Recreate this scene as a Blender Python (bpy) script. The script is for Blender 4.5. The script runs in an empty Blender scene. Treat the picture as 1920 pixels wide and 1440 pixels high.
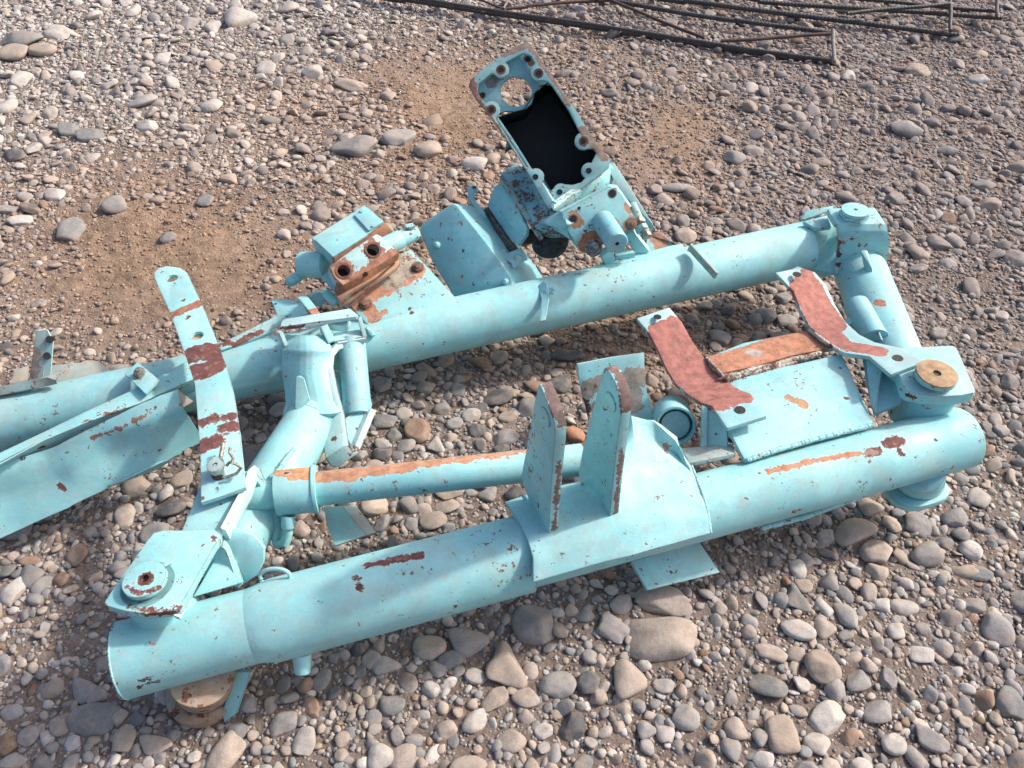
import bpy, bmesh, math, random
import numpy as np
from mathutils import Vector, Matrix
from mathutils.geometry import tessellate_polygon
random.seed(7); rng = np.random.default_rng(11)
sc = bpy.context.scene
COL = sc.collection

# ---------------------------------------------------------------- camera, sky, sun, exposure
PITCH = math.radians(47); FPX = 1450.0; CAMH = 1.5
cam = bpy.data.cameras.new('camera'); cam.sensor_width = 36; cam.lens = 36 * FPX / 1920
cam.clip_start = .05; cam.clip_end = 500
co = bpy.data.objects.new('camera', cam); COL.objects.link(co)
co.location = (0, 0, CAMH); co.rotation_euler = (math.pi / 2 - PITCH, 0, 0); sc.camera = co
SUN_AZ = 22.0      # degrees from +X toward +Y (where the sun stands)
SUN_EL = 40.0
wd = bpy.data.worlds.new('World'); sc.world = wd; wd.use_nodes = True
wn = wd.node_tree; bg = wn.nodes['Background']
sky = wn.nodes.new('ShaderNodeTexSky'); sky.sky_type = 'NISHITA'; sky.sun_disc = False
sky.sun_elevation = math.radians(SUN_EL); sky.sun_rotation = math.radians(90 - SUN_AZ)
sky.air_density = 1.0; sky.dust_density = 5.0; sky.ozone_density = 1.0
wn.links.new(sky.outputs[0], bg.inputs[0]); bg.inputs[1].default_value = .15
sl = bpy.data.lights.new('sun', 'SUN'); sl.energy = 3.0; sl.angle = math.radians(3); sl.color = (1, .93, .84)
so = bpy.data.objects.new('sun', sl); COL.objects.link(so)
az, el = math.radians(SUN_AZ), math.radians(SUN_EL)
sd = Vector((math.cos(az) * math.cos(el), math.sin(az) * math.cos(el), math.sin(el)))
so.rotation_euler = sd.to_track_quat('Z', 'Y').to_euler(); so.location = sd * 20
sc.view_settings.view_transform = 'Standard'; sc.view_settings.look = 'None'
sc.view_settings.exposure = .45; sc.view_settings.gamma = 1

# ---------------------------------------------------------------- measuring helpers
CAM = np.array([0, 0, CAMH])
FW = np.array([0, math.cos(PITCH), -math.sin(PITCH)]); UP = np.array([0, math.sin(PITCH), math.cos(PITCH)])
def ray(px, py): return np.array([1., 0, 0]) * (px - 960) / FPX + FW - UP * (py - 720) / FPX
def G(px, py, z=0):
    d = ray(px, py); return CAM + d * (z - CAMH) / d[2]
def proj(p):
    v = np.asarray(p) - CAM; k = v @ FW
    return 960 + FPX * v[0] / k, 720 - FPX * (v @ UP) / k
_a, _b, _c = G(225, 1235, .175), G(1720, 850, .20), G(1000, 580, .14)
N = np.cross(_b - _a, _c - _a); N /= np.linalg.norm(N)      # frame plane: through both main tube axes
def F(px, py, h=0.):
    d = ray(px, py); return CAM + d * ((_a + N * h - CAM) @ N) / (d @ N)
def on(px, py, p0, nrm):
    d = ray(px, py); return CAM + d * ((np.asarray(p0) - CAM) @ nrm) / (d @ nrm)
ZO = {1: (0, 480, 2.743), 2: (500, 340, 3.84), 3: (780, 60, 3.), 4: (1180, 370, 2.743), 5: (900, 640, 3.),
      6: (180, 840, 2.667), 7: (1240, 600, 3.), 11: (380, 480, 4.8), 12: (380, 740, 4.8), 13: (0, 580, 4.8), 14: (1480, 360, 4.8)}
def Z(k, x, y):
    a, b, s = ZO[k]; return a + x / s, b + y / s
def PZ(k, *pts):                                             # (x, y, h) measured on a detail view -> points
    return [F(*Z(k, p[0], p[1]), p[2]) for p in pts]
def PF(*pts): return [F(*p) for p in pts]
def unit(v): v = np.asarray(v, float); return v / np.linalg.norm(v)
XH = unit(F(1720, 845) - F(230, 1238)); YH = np.cross(N, XH)  # along the front tube, toward the rear tube

# ---------------------------------------------------------------- tagging
def tag(o, label, cat, group=None, kind=None):
    if label: o['label'] = label
    if cat: o['category'] = cat
    if group: o['group'] = group
    if kind: o['kind'] = kind
    return o
def empty(name, loc=(0, 0, 0)):
    o = bpy.data.objects.new(name, None); o.empty_display_size = .05; o.location = loc; COL.objects.link(o); return o

# ---------------------------------------------------------------- materials
def nt(m):
    m.use_nodes = True; t = m.node_tree; return t, t.nodes['Principled BSDF']
class NB:
    def __init__(s, t): s.t = t
    def n(s, ty, **k):
        x = s.t.nodes.new('ShaderNode' + ty)
        for a, b in k.items(): setattr(x, a, b)
        return x
    def put(s, i, v):
        if hasattr(v, 'is_linked'): s.t.links.new(v, i)
        elif v is not None: i.default_value = v
    def math(s, op, a, b=None, c=None, clamp=False):
        x = s.n('Math', operation=op, use_clamp=clamp); s.put(x.inputs[0], a); s.put(x.inputs[1], b); s.put(x.inputs[2], c); return x.outputs[0]
    def vm(s, op, a, b=None):
        x = s.n('VectorMath', operation=op); s.put(x.inputs[0], a); s.put(x.inputs[1], b)
        return x.outputs[1] if op in ('DOT_PRODUCT', 'LENGTH', 'DISTANCE') else x.outputs[0]
    def scale(s, v, k):
        x = s.n('VectorMath', operation='SCALE'); s.put(x.inputs[0], v); s.put(x.inputs[3], k); return x.outputs[0]
    def noise(s, v, sc_, det=3., rough=.5, col=False):
        x = s.n('TexNoise'); s.put(x.inputs['Vector'], v); x.inputs['Scale'].default_value = sc_
        x.inputs['Detail'].default_value = det; x.inputs['Roughness'].default_value = rough
        return x.outputs[1 if col else 0]
    def ramp(s, v, a, b):                                    # smooth 0..1 between a and b
        x = s.n('MapRange', interpolation_type='SMOOTHSTEP'); s.put(x.inputs[0], v)
        x.inputs[1].default_value = a; x.inputs[2].default_value = b; return x.outputs[0]
    def mix(s, f, a, b, blend='MIX'):
        x = s.n('Mix', data_type='RGBA', blend_type=blend); s.put(x.inputs[0], f)
        s.put(x.inputs[6], a if hasattr(a, 'is_linked') else (*a, 1)); s.put(x.inputs[7], b if hasattr(b, 'is_linked') else (*b, 1)); return x.outputs[2]
TEAL = (.285, .60, .625); RUST = (.10, .045, .035); PRIMER = (.42, .17, .11); ORANGE = (.50, .22, .12); MAROON = (.155, .06, .055)
TAN = (.50, .31, .16); DUST = (.36, .29, .235); PALE = (.52, .70, .70)
def paint(name, patches=(), chips=1., dust=.25, edge=1., base=TEAL, rough=.48, grime=.22):
    """weathered paint: patches = [(A, B, radius, colour, raggedness)] are flaked areas along a segment"""
    m = bpy.data.materials.new(name); t, bs = nt(m); q = NB(t)
    geo = q.n('NewGeometry'); P = geo.outputs['Position']; Nn = geo.outputs['Normal']
    big = q.noise(P, 7.5, 6., .68); fine = q.noise(P, 55., 5., .65); rag = q.noise(P, 38., 6., .7); fl = q.noise(P, 150., 3., .6)
    c = q.mix(q.ramp(big, .35, .7), tuple(x * y for x, y in zip(base, (.80, .89, .92))), tuple(min(1, x * 1.06 + .03) for x in base))
    c = q.mix(q.math('MULTIPLY', q.ramp(fine, .5, .75), .22), c, PALE)
    # road dust and faint dirt runs lying on it
    nz = q.n('SeparateXYZ'); q.put(nz.inputs[0], Nn)
    d = q.math('MULTIPLY', q.ramp(nz.outputs[2], .2, 1.), q.ramp(q.noise(P, 11., 6., .7), .38, .72))
    c = q.mix(q.math('MULTIPLY', d, dust), c, (.46, .45, .42))
    if grime: c = q.mix(q.math('MULTIPLY', q.ramp(q.noise(P, 17., 6., .75), .5 - .2 * grime, .62), grime), c, DUST)
    c = q.mix(q.math('MULTIPLY', q.ramp(q.noise(P, 31., 7., .8), .54, .68), .38), c, (.38, .37, .34))
    rag2 = q.noise(P, 120., 4., .7) if patches else None; pm = None
    grp = {}
    for (A, B, r, colr, rg) in patches: grp.setdefault((tuple(colr), rg), []).append((A, B, r))
    for (colr, rg), items in grp.items():
        dist = None; rm = 0
        for A, B, r in items:
            A = np.asarray(A, float); B = np.asarray(B, float) + 1e-5; AB = B - A; rm = max(rm, r)
            pa = q.vm('SUBTRACT', P, tuple(A)); tt = q.math('DIVIDE', q.vm('DOT_PRODUCT', pa, tuple(AB)), float(AB @ AB), clamp=True)
            dd = q.math('SUBTRACT', q.vm('LENGTH', q.vm('SUBTRACT', pa, q.scale(tuple(AB), tt))), float(r)); dist = dd if dist is None else q.math('MINIMUM', dist, dd)
        dist = q.math('ADD', dist, q.math('MULTIPLY', q.math('SUBTRACT', rag, .5), rm * 1.6 * rg + .012 * rg))
        dist = q.math('ADD', dist, q.math('MULTIPLY', q.math('SUBTRACT', rag2, .5), .010 + .006 * rg))
        mk = q.ramp(dist, 0., -.0008); halo = q.ramp(dist, .0035, .0005); pm = mk if pm is None else q.math('MAXIMUM', pm, mk)
        c = q.mix(q.math('MULTIPLY', halo, .45), c, (.60, .66, .64)); c = q.mix(q.math('MULTIPLY', q.ramp(dist, .0012, 0.), .8), c, RUST)
        cc = q.mix(q.ramp(fine, .35, .65), tuple(x * .72 for x in colr), tuple(min(1, x * 1.15) for x in colr))
        cc = q.mix(q.math('MULTIPLY', q.ramp(q.noise(P, 75., 5., .7), .52, .66), .22 if colr == (.37, .15, .125) else .4), cc, (.40, .34, .30))
        cc = q.mix(q.math('MULTIPLY', q.ramp(rag2, .60, .68), .15 if colr == (.37, .15, .125) else .6), cc, RUST)
        c = q.mix(mk, c, cc)
    # small chips with a dark rust heart
    ch = q.math('ADD', q.math('MULTIPLY', rag, .6), q.math('MULTIPLY', fl, .4))
    lim = .612 - .010 * (chips - 1)
    vo = q.n('TexVoronoi'); q.put(vo.inputs['Vector'], q.vm('ADD', P, q.scale(q.noise(P, 75., 4., .7, col=True), .026))); vo.inputs['Scale'].default_value = 34.
    vs = q.n('SeparateXYZ'); q.put(vs.inputs[0], vo.outputs['Color'])
    spot = q.ramp(q.math('SUBTRACT', q.math('MULTIPLY', q.math('MAXIMUM', q.math('SUBTRACT', vs.outputs[0], q.math('SUBTRACT', max(.4, .98 - .05 * chips), q.math('MULTIPLY', q.ramp(q.noise(P, 7., 3.), .45, .62), .22))), 0.), .85), vo.outputs['Distance']), -.015, .01)
    reg = q.math('MULTIPLY', q.math('SUBTRACT', q.noise(P, 5.2, 3.), .5), .22)
    ck = q.ramp(q.math('ADD', ch, reg), lim, lim + .012)
    bev = q.n('Bevel', samples=3); bev.inputs[0].default_value = .0032
    dt = q.vm('DOT_PRODUCT', bev.outputs[0], Nn)
    ed = q.ramp(q.math('ADD', q.math('MULTIPLY', q.math('SUBTRACT', 1., dt), 2.2 * edge), q.math('MULTIPLY', q.math('SUBTRACT', rag, .5), 1.7)), .29, .36)
    wear = q.math('MAXIMUM', q.math('MAXIMUM', ck, spot), ed)
    rc = q.mix(q.ramp(fl, .4, .6), RUST, (.23, .11, .08))
    c = q.mix(wear, c, rc)
    q.put(bs.inputs['Base Color'], c)
    if pm is not None: d = q.math('MAXIMUM', d, pm)
    q.put(bs.inputs['Roughness'], q.math('ADD', rough, q.math('MULTIPLY', q.math('MAXIMUM', wear, d), .4)))
    bs.inputs['Specular IOR Level'].default_value = .45
    bp = q.n('Bump'); bp.inputs['Strength'].default_value = .55; bp.inputs['Distance'].default_value = .0016
    hgt = q.math('SUBTRACT', q.math('MULTIPLY', q.math('ADD', q.noise(P, 240., 2.), q.math('MULTIPLY', q.noise(P, 24., 3.), 1.6)), .28), q.math('MULTIPLY', wear, .6))
    q.put(bp.inputs['Height'], hgt); q.put(bs.inputs['Normal'], bp.outputs[0])
    return m
def plain(name, colr, colr2=None, rough=.8, scale=40., bump=.5, metal=0.):
    m = bpy.data.materials.new(name); t, bs = nt(m); q = NB(t)
    P = q.n('NewGeometry').outputs['Position']
    f = q.noise(P, scale, 6., .7)
    q.put(bs.inputs['Base Color'], q.mix(q.ramp(f, .35, .65), colr, colr2 or tuple(x * .6 for x in colr)))
    bs.inputs['Roughness'].default_value = rough; bs.inputs['Metallic'].default_value = metal
    bp = q.n('Bump'); bp.inputs['Strength'].default_value = bump; bp.inputs['Distance'].default_value = .002
    q.put(bp.inputs['Height'], q.noise(P, scale * 3, 4., .6)); q.put(bs.inputs['Normal'], bp.outputs[0])
    return m
def stone_mat(name, attr):
    m = bpy.data.materials.new(name); t, bs = nt(m); q = NB(t)
    P = q.n('NewGeometry').outputs['Position']
    if attr: x = q.n('VertexColor', layer_name='Col'); c = x.outputs[0]
    else: x = q.n('ObjectInfo'); c = x.outputs['Color']
    c = q.mix(q.math('MULTIPLY', q.ramp(q.noise(P, 70., 6., .7), .36, .66), .5), c, q.mix(1., c, (.62, .58, .56), 'MULTIPLY'))
    c = q.mix(q.math('MULTIPLY', q.ramp(q.noise(P, 28., 5., .65), .45, .7), .6), c, (.36, .28, .23))
    c = q.mix(q.math('MULTIPLY', q.ramp(q.noise(P, 420., 2.), .62, .7), .5), c, (.09, .075, .065))
    q.put(bs.inputs['Base Color'], c); bs.inputs['Roughness'].default_value = .85; bs.inputs['Specular IOR Level'].default_value = .25
    bp = q.n('Bump'); bp.inputs['Strength'].default_value = .6; bp.inputs['Distance'].default_value = .003
    q.put(bp.inputs['Height'], q.math('ADD', q.noise(P, 60., 5., .6), q.math('MULTIPLY', q.noise(P, 300., 3.), .3)))
    q.put(bs.inputs['Normal'], bp.outputs[0]); return m
MP = paint('turquoise_paint')
MPW = paint('turquoise_paint_worn', chips=2.6, edge=1.5)
MPL = paint('turquoise_paint_clean', chips=.3, edge=.5)
MWELD = paint('painted_weld', chips=2., edge=.3, rough=.5)
MDUSTY = paint('dusty_turquoise_paint', grime=.8, dust=.8, chips=2.)
MRUST = plain('brown_rust', (.20, .09, .055), (.09, .04, .03))
MBLACK = plain('hole_shade_black', (.012, .010, .010), (.004, .004, .004), rough=.5)  # near-black colour paints the shade inside holes and bores
MTAN = paint('tan_primer', base=TAN, chips=2.5, dust=.3, grime=.6)
MSTEEL = plain('worn_bolt_steel', (.45, .42, .37), (.14, .11, .09), rough=.45, scale=160., metal=.5)
MPLANK = plain('dusty_board', (.36, .29, .24), (.25, .20, .16), scale=14.)

# ---------------------------------------------------------------- mesh helpers
def mk(name, verts, faces, mat, parent=None, bevel=.0012, smooth=True, angle=35, label=None):
    me = bpy.data.meshes.new(name); bm = bmesh.new()
    vs = [bm.verts.new(tuple(v)) for v in verts]
    for f in faces:
        try: bm.faces.new([vs[i] for i in f])
        except ValueError: pass
    bmesh.ops.remove_doubles(bm, verts=bm.verts, dist=1e-5)
    bmesh.ops.recalc_face_normals(bm, faces=bm.faces)
    if bevel:
        sh = [e for e in bm.edges if len(e.link_faces) == 2 and e.calc_face_angle(0) > math.radians(angle)]
        if sh: bmesh.ops.bevel(bm, geom=sh, offset=bevel, segments=2, affect='EDGES', profile=.6, clamp_overlap=True)
    for f in bm.faces: f.smooth = smooth
    for e in bm.edges:
        if len(e.link_faces) == 2 and e.calc_face_angle(0) > math.radians(angle): e.smooth = False
    bm.to_mesh(me); bm.free()
    o = bpy.data.objects.new(name, me); me.materials.append(mat); COL.objects.link(o)
    if parent: o.parent = parent
    if label: o['label'] = label
    return o
class MB:
    """collects shapes, then links them as ONE mesh object"""
    def __init__(s): s.v = []; s.f = []
    def add(s, v, f):
        b = len(s.v); s.v += [np.asarray(x, float) for x in v]; s.f += [[i + b for i in g] for g in f]; return s
    def slab(s, outer, t, holes=(), both=False):
        """flat plate of any outline with holes; t = thickness vector or a number along the face normal (down from the drawn face)"""
        outer = [np.asarray(p, float) for p in outer]
        if np.isscalar(t):
            nr = np.zeros(3)
            for i in range(len(outer)): nr += np.cross(outer[i], outer[(i + 1) % len(outer)])
            nr = unit(nr)
            if nr @ (CAM - outer[0]) > 0: nr = -nr
            t = nr * t
        loops = [outer] + [[np.asarray(p, float) for p in h] for h in holes]
        tri = tessellate_polygon([[Vector(p) for p in l] for l in loops])
        allp = [p for l in loops for p in l]; n = len(allp)
        f = [list(x) for x in tri] + [[i + n for i in reversed(x)] for x in tri]
        b = 0
        for l in loops:
            k = len(l)
            for i in range(k): j = (i + 1) % k; f.append([b + i, b + j, b + j + n, b + i + n])
            b += k
        return s.add(allp + [p + t for p in allp], f)
    def loft(s, rows, t, ref=4, dent=0., curve=False):
        """sheet through rows of points, thickness t away from the viewer side"""
        A = np.array([[np.asarray(p, float) for p in r] for r in rows])
        for ax in (0, 1):                                    # finer grid, so that warped panels stay clean
            n0 = A.shape[ax]; x = np.linspace(0, n0 - 1, (n0 - 1) * ref + 1); i0 = np.minimum(x.astype(int), n0 - 2); w = x - i0
            w = w[:, None, None] if ax == 0 else w[None, :, None]; A = np.take(A, i0, ax) * (1 - w) + np.take(A, i0 + 1, ax) * w
        if dent:
            nn0 = N * 1.
            A = A + nn0 * dent * (vn3(A[..., 0], A[..., 1], .07, 31) + .5 * vn3(A[..., 0], A[..., 1], .03, 32))[..., None] * 2
        nr, nc = A.shape[:2]; nv = np.zeros_like(A)
        for i in range(nr):
            for j in range(nc):
                du = A[min(i + 1, nr - 1), j] - A[max(i - 1, 0), j]; dv = A[i, min(j + 1, nc - 1)] - A[i, max(j - 1, 0)]
                x = np.cross(du, dv); nv[i, j] = x / (np.linalg.norm(x) + 1e-12)
        nv0 = nv.reshape(-1, 3)
        if (nv0.mean(0) @ (CAM - A.reshape(-1, 3).mean(0))) < 0: nv = -nv
        B = A - nv * t; v = list(A.reshape(-1, 3)) + list(B.reshape(-1, 3)); n = nr * nc; f = []
        for i in range(nr - 1):
            for j in range(nc - 1):
                a = i * nc + j; q = [a, a + 1, a + nc + 1, a + nc]; f += [q, [x + n for x in reversed(q)]]
        for j in range(nc - 1): f += [[j, j + 1, j + 1 + n, j + n], [(nr - 1) * nc + j, (nr - 1) * nc + j + 1, (nr - 1) * nc + j + 1 + n, (nr - 1) * nc + j + n]]
        for i in range(nr - 1): f += [[i * nc, (i + 1) * nc, (i + 1) * nc + n, i * nc + n], [i * nc + nc - 1, (i + 1) * nc + nc - 1, (i + 1) * nc + nc - 1 + n, i * nc + nc - 1 + n]]
        return s.add(v, f)
    def tube(s, pts, rad, seg=40, inner=None, caps=True, jit=0.):
        pts = [np.asarray(p, float) for p in pts]
        if np.isscalar(rad): rad = [rad] * len(pts)
        d0 = unit(pts[1] - pts[0]); a = unit(np.cross(d0, [0, 0, 1.]) if abs(d0[2]) < .9 else np.cross(d0, [1., 0, 0])); v = []; f = []
        for i, p in enumerate(pts):
            d = unit(pts[min(i + 1, len(pts) - 1)] - pts[max(i - 1, 0)]); a = unit(a - d * (a @ d)); b = np.cross(d, a)
            for k in range(seg):
                w = 2 * math.pi * k / seg; rr = rad[i] * (1 + jit * (random.random() - .5)); v.append(p + (a * math.cos(w) + b * math.sin(w)) * rr)
        m = len(pts)
        for i in range(m - 1):
            for k in range(seg): l = (k + 1) % seg; f.append([i * seg + k, i * seg + l, (i + 1) * seg + l, (i + 1) * seg + k])
        if caps:
            if inner:                                       # open pipe end with a real wall and a recessed floor
                for e, i0, dr in ((0, 0, d0), (1, (m - 1) * seg, -unit(pts[-1] - pts[-2]))):
                    c = pts[-e] if e else pts[0]; rr = rad[-1] if e else rad[0]; b0 = len(v)
                    for k in range(seg): v.append(c + (v[i0 + k] - c) * inner)
                    for k in range(seg): v.append(c + (v[i0 + k] - c) * inner + dr * min(.05, rr * 1.5))
                    for k in range(seg):
                        l = (k + 1) % seg; f += [[i0 + k, i0 + l, b0 + l, b0 + k], [b0 + k, b0 + l, b0 + seg + l, b0 + seg + k]]
                    f.append([b0 + seg + k for k in range(seg)])
            else: f += [list(range(seg)), [(m - 1) * seg + k for k in range(seg)]]
        return s.add(v, f)
    def disc(s, c, n, r, t, seg=32, hole=0.):
        """round plate: c = centre of the upper face, n = up"""
        n = unit(n); a = unit(np.cross(n, [1, .1, 0])); b = np.cross(n, a); c = np.asarray(c, float)
        o = [c + (a * math.cos(2 * math.pi * k / seg) + b * math.sin(2 * math.pi * k / seg)) * r for k in range(seg)]
        hs = [[c + (a * math.cos(2 * math.pi * k / 16) + b * math.sin(2 * math.pi * k / 16)) * hole for k in range(16)]] if hole else []
        return s.slab(o, -n * t, hs)
    def bar(s, p, q, w, h, up=None, taper=1.):
        p = np.asarray(p, float); q = np.asarray(q, float); d = unit(q - p); u = N if up is None else unit(up)
        sx = unit(np.cross(d, u)); u = np.cross(sx, d); v = []
        for c, k in ((p, 1), (q, taper)):
            for a, b in ((-1, -1), (1, -1), (1, 1), (-1, 1)): v.append(c + sx * a * w / 2 * k + u * b * h / 2 * k)
        return s.add(v, [[0, 1, 2, 3], [4, 5, 6, 7], [0, 1, 5, 4], [1, 2, 6, 5], [2, 3, 7, 6], [3, 0, 4, 7]])
    def weld(s, pts, r=.005, step=.004):
        """lumpy bead along a path"""
        P = [np.asarray(p, float) for p in pts]; out = []; rr = []; step = max(.0022, r * .45); r *= .8
        for a, b in zip(P[:-1], P[1:]):
            k = max(1, int(np.linalg.norm(b - a) / step))
            for i in range(k):
                out.append(a + (b - a) * i / k + rng.normal(0, .0003, 3)); rr.append(r * (.9 + .2 * random.random() + (.12 if len(out) % 3 == 0 else 0)))
        out.append(P[-1]); rr.append(r * .7)
        if len(out) > 1: s.tube(out, rr, 10, jit=.06)
        return s
    def hexbolt(s, c, n, r, t, washer=True):
        n = unit(n); c = np.asarray(c, float)
        if washer: s.disc(c, n, r * 1.35, t * .3, 24)
        s.disc(c + n * t, n, r, t * .98, 6); s.disc(c + n * t * 1.5, n, r * .5, t * .5, 12); return s
    def build(s, name, mat, parent=None, **k): return mk(name, s.v, s.f, mat, parent, **k)
def vn3(X, Y, s, seed):
    r = np.random.default_rng(seed); T = r.random((64, 64)); x = X / s + 500; y = Y / s + 500; xi = x.astype(int); yi = y.astype(int); fx = x - xi; fy = y - yi
    fx = fx * fx * (3 - 2 * fx); fy = fy * fy * (3 - 2 * fy); g = lambda a, b: T[a % 64, b % 64]
    return (g(xi, yi) * (1 - fx) + g(xi + 1, yi) * fx) * (1 - fy) + (g(xi, yi + 1) * (1 - fx) + g(xi + 1, yi + 1) * fx) * fy - .5
def circ(c, u, v, r, n=20, r2=None):
    return [np.asarray(c) + u * math.cos(2 * math.pi * k / n) * r + v * math.sin(2 * math.pi * k / n) * (r2 or r) for k in range(n)]
def lin(a, b, n): return [np.asarray(a) + (np.asarray(b) - np.asarray(a)) * i / (n - 1) for i in range(n)]
# ---------------------------------------------------------------- ground: soil sheet
def gauss(px, py, L, pw=2):
    s = np.zeros_like(px, float)
    for x, y, rx, ry, w in L: s = np.maximum(s, w * np.exp(-(((px - x) / rx) ** 2 + ((py - y) / ry) ** 2) ** (pw / 2.)))
    return s
SAND = [(320, 500, 320, 150, 1.), (560, 560, 80, 60, .8), (900, 150, 90, 90, .8), (480, 420, 120, 90, .7), (760, 130, 110, 60, .8), (880, 230, 90, 60, .9), (1200, 300, 100, 90, .7), (250, 300, 160, 40, .6), (230, 440, 170, 90, .95), (250, 640, 260, 50, .7), (840, 170, 110, 85, 1.), (1270, 250, 90, 60, .9), (790, 300, 120, 45, .6), (270, 320, 110, 40, .6),
        (1150, 130, 130, 50, .5), (800, 100, 120, 60, .6)]
GRIT = [(170, 1190, 120, 60, .9), (1395, 1060, 90, 45, .9), (1370, 1290, 80, 90, .8), (1760, 550, 150, 60, .8), (1800, 600, 180, 60, .6), (1790, 130, 150, 45, .7), (1560, 180, 110, 30, .5),
        (1140, 650, 160, 60, .8), (1560, 340, 150, 25, .6), (60, 110, 110, 35, .9), (60, 560, 130, 70, .8), (560, 1360, 90, 60, .3), (1480, 1180, 60, 60, .4), (950, 130, 90, 40, .7), (1700, 260, 120, 30, .5), (150, 60, 60, 25, .8)]
BROWN = [(300, 470, 330, 200, 1.), (560, 210, 240, 110, .75), (800, 230, 230, 160, 1.), (1270, 280, 110, 120, .9), (1080, 90, 90, 40, .6), (820, 420, 240, 130, .8), (1180, 640, 230, 130, .85),
         (1250, 1020, 160, 50, .5), (1050, 250, 200, 160, .7), (650, 330, 250, 120, .6)]
def pxpy(X, Y):
    k = Y * FW[1] - CAMH * FW[2]; k = np.maximum(k, .2)
    v = Y * UP[1] - CAMH * UP[2]
    return 960 + FPX * X / k, 720 - FPX * v / k
def vnoise(X, Y, s, seed=0):
    r = np.random.default_rng(seed); T = r.random((64, 64))
    x = X / s; y = Y / s; xi = np.floor(x).astype(int); yi = np.floor(y).astype(int); fx = x - xi; fy = y - yi
    fx = fx * fx * (3 - 2 * fx); fy = fy * fy * (3 - 2 * fy)
    g = lambda a, b: T[a % 64, b % 64]
    return (g(xi, yi) * (1 - fx) + g(xi + 1, yi) * fx) * (1 - fy) + (g(xi, yi + 1) * (1 - fx) + g(xi + 1, yi + 1) * fx) * fy - .5
def gz(X, Y):
    X = np.asarray(X, float); Y = np.asarray(Y, float); px, py = pxpy(X, Y); s = gauss(px, py, SAND)
    return .030 * vnoise(X, Y, .8, 1) + .016 * vnoise(X, Y, .23, 2) - .006 + s * (.006 + .012 * vnoise(X, Y, .09, 3) + .007 * vnoise(X, Y, .035, 4))
def build_ground():
    n = 620; u = np.linspace(-1, 1, n); wx = 2.9 * u + 60 * np.sign(u) * np.maximum(np.abs(u) - .9, 0) ** 2 * 60
    wy = 2.3 + 2.3 * u + 60 * np.sign(u) * np.maximum(np.abs(u) - .9, 0) ** 2 * 60
    X, Y = np.meshgrid(wx, wy, indexing='ij'); Zz = gz(X, Y) + (.0035 + .004 * gauss(*pxpy(X, Y), SAND)) * vnoise(X, Y, .02, 9) + .006 * gauss(*pxpy(X, Y), SAND) * np.maximum(vnoise(X, Y, .05, 12), 0) * np.sin(Y * 190 + 6 * vnoise(X, Y, .2, 13)) + .002 * vnoise(X, Y, .011, 8)
    v = np.stack([X, Y, Zz], -1).reshape(-1, 3); i = np.arange(n - 1); I, J = np.meshgrid(i, i, indexing='ij'); a = (I * n + J).ravel()
    f = np.stack([a, a + n, a + n + 1, a + 1], -1)
    me = bpy.data.meshes.new('ground'); me.vertices.add(len(v)); me.vertices.foreach_set('co', v.ravel())
    me.loops.add(f.size); me.loops.foreach_set('vertex_index', f.ravel()); me.polygons.add(len(f))
    me.polygons.foreach_set('loop_start', np.arange(len(f)) * 4); me.polygons.foreach_set('loop_total', np.full(len(f), 4)); me.update()
    me.polygons.foreach_set('use_smooth', np.ones(len(f), bool))
    px, py = pxpy(X, Y); b = np.clip(gauss(px, py, BROWN) + .35 * vnoise(X, Y, .18, 5), 0, 1)[..., None]
    mauve = np.array([.25, .20, .175]); br = np.array([.325, .225, .158])
    c = mauve * (1 - b) + br * b; c *= (1 + .3 * vnoise(X, Y, .3, 6) + .2 * vnoise(X, Y, .05, 7))[..., None]
    ca = me.color_attributes.new('Col', 'FLOAT_COLOR', 'POINT'); ca.data.foreach_set('color', np.concatenate([c, np.ones(c.shape[:2] + (1,))], -1).astype(np.float32).ravel())
    m = bpy.data.materials.new('dry_soil'); t, bs = nt(m); q = NB(t); P = q.n('NewGeometry').outputs['Position']
    cc = q.n('VertexColor', layer_name='Col').outputs[0]
    cc = q.mix(q.ramp(q.noise(P, 32., 7., .75), .35, .68), cc, q.mix(1., cc, (.66, .62, .60), 'MULTIPLY'))
    cc = q.mix(q.math('MULTIPLY', q.ramp(q.noise(P, 190., 4., .7), .56, .68), .55), cc, (.42, .36, .31))
    cc = q.mix(q.math('MULTIPLY', q.ramp(q.noise(P, 230., 4., .7), .58, .7), .6), cc, (.10, .07, .055))
    q.put(bs.inputs['Base Color'], cc); bs.inputs['Roughness'].default_value = .95; bs.inputs['Specular IOR Level'].default_value = .15
    vo = q.n('TexVoronoi'); q.put(vo.inputs['Vector'], P); vo.inputs['Scale'].default_value = 120.
    bp = q.n('Bump'); bp.inputs['Strength'].default_value = .9; bp.inputs['Distance'].default_value = .006
    q.put(bp.inputs['Height'], q.math('ADD', q.noise(P, 95., 8., .75), q.math('MULTIPLY', vo.outputs[0], -.35))); q.put(bs.inputs['Normal'], bp.outputs[0])
    me.materials.append(m); o = bpy.data.objects.new('ground', me); COL.objects.link(o); o['kind'] = 'structure'
build_ground()

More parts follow.
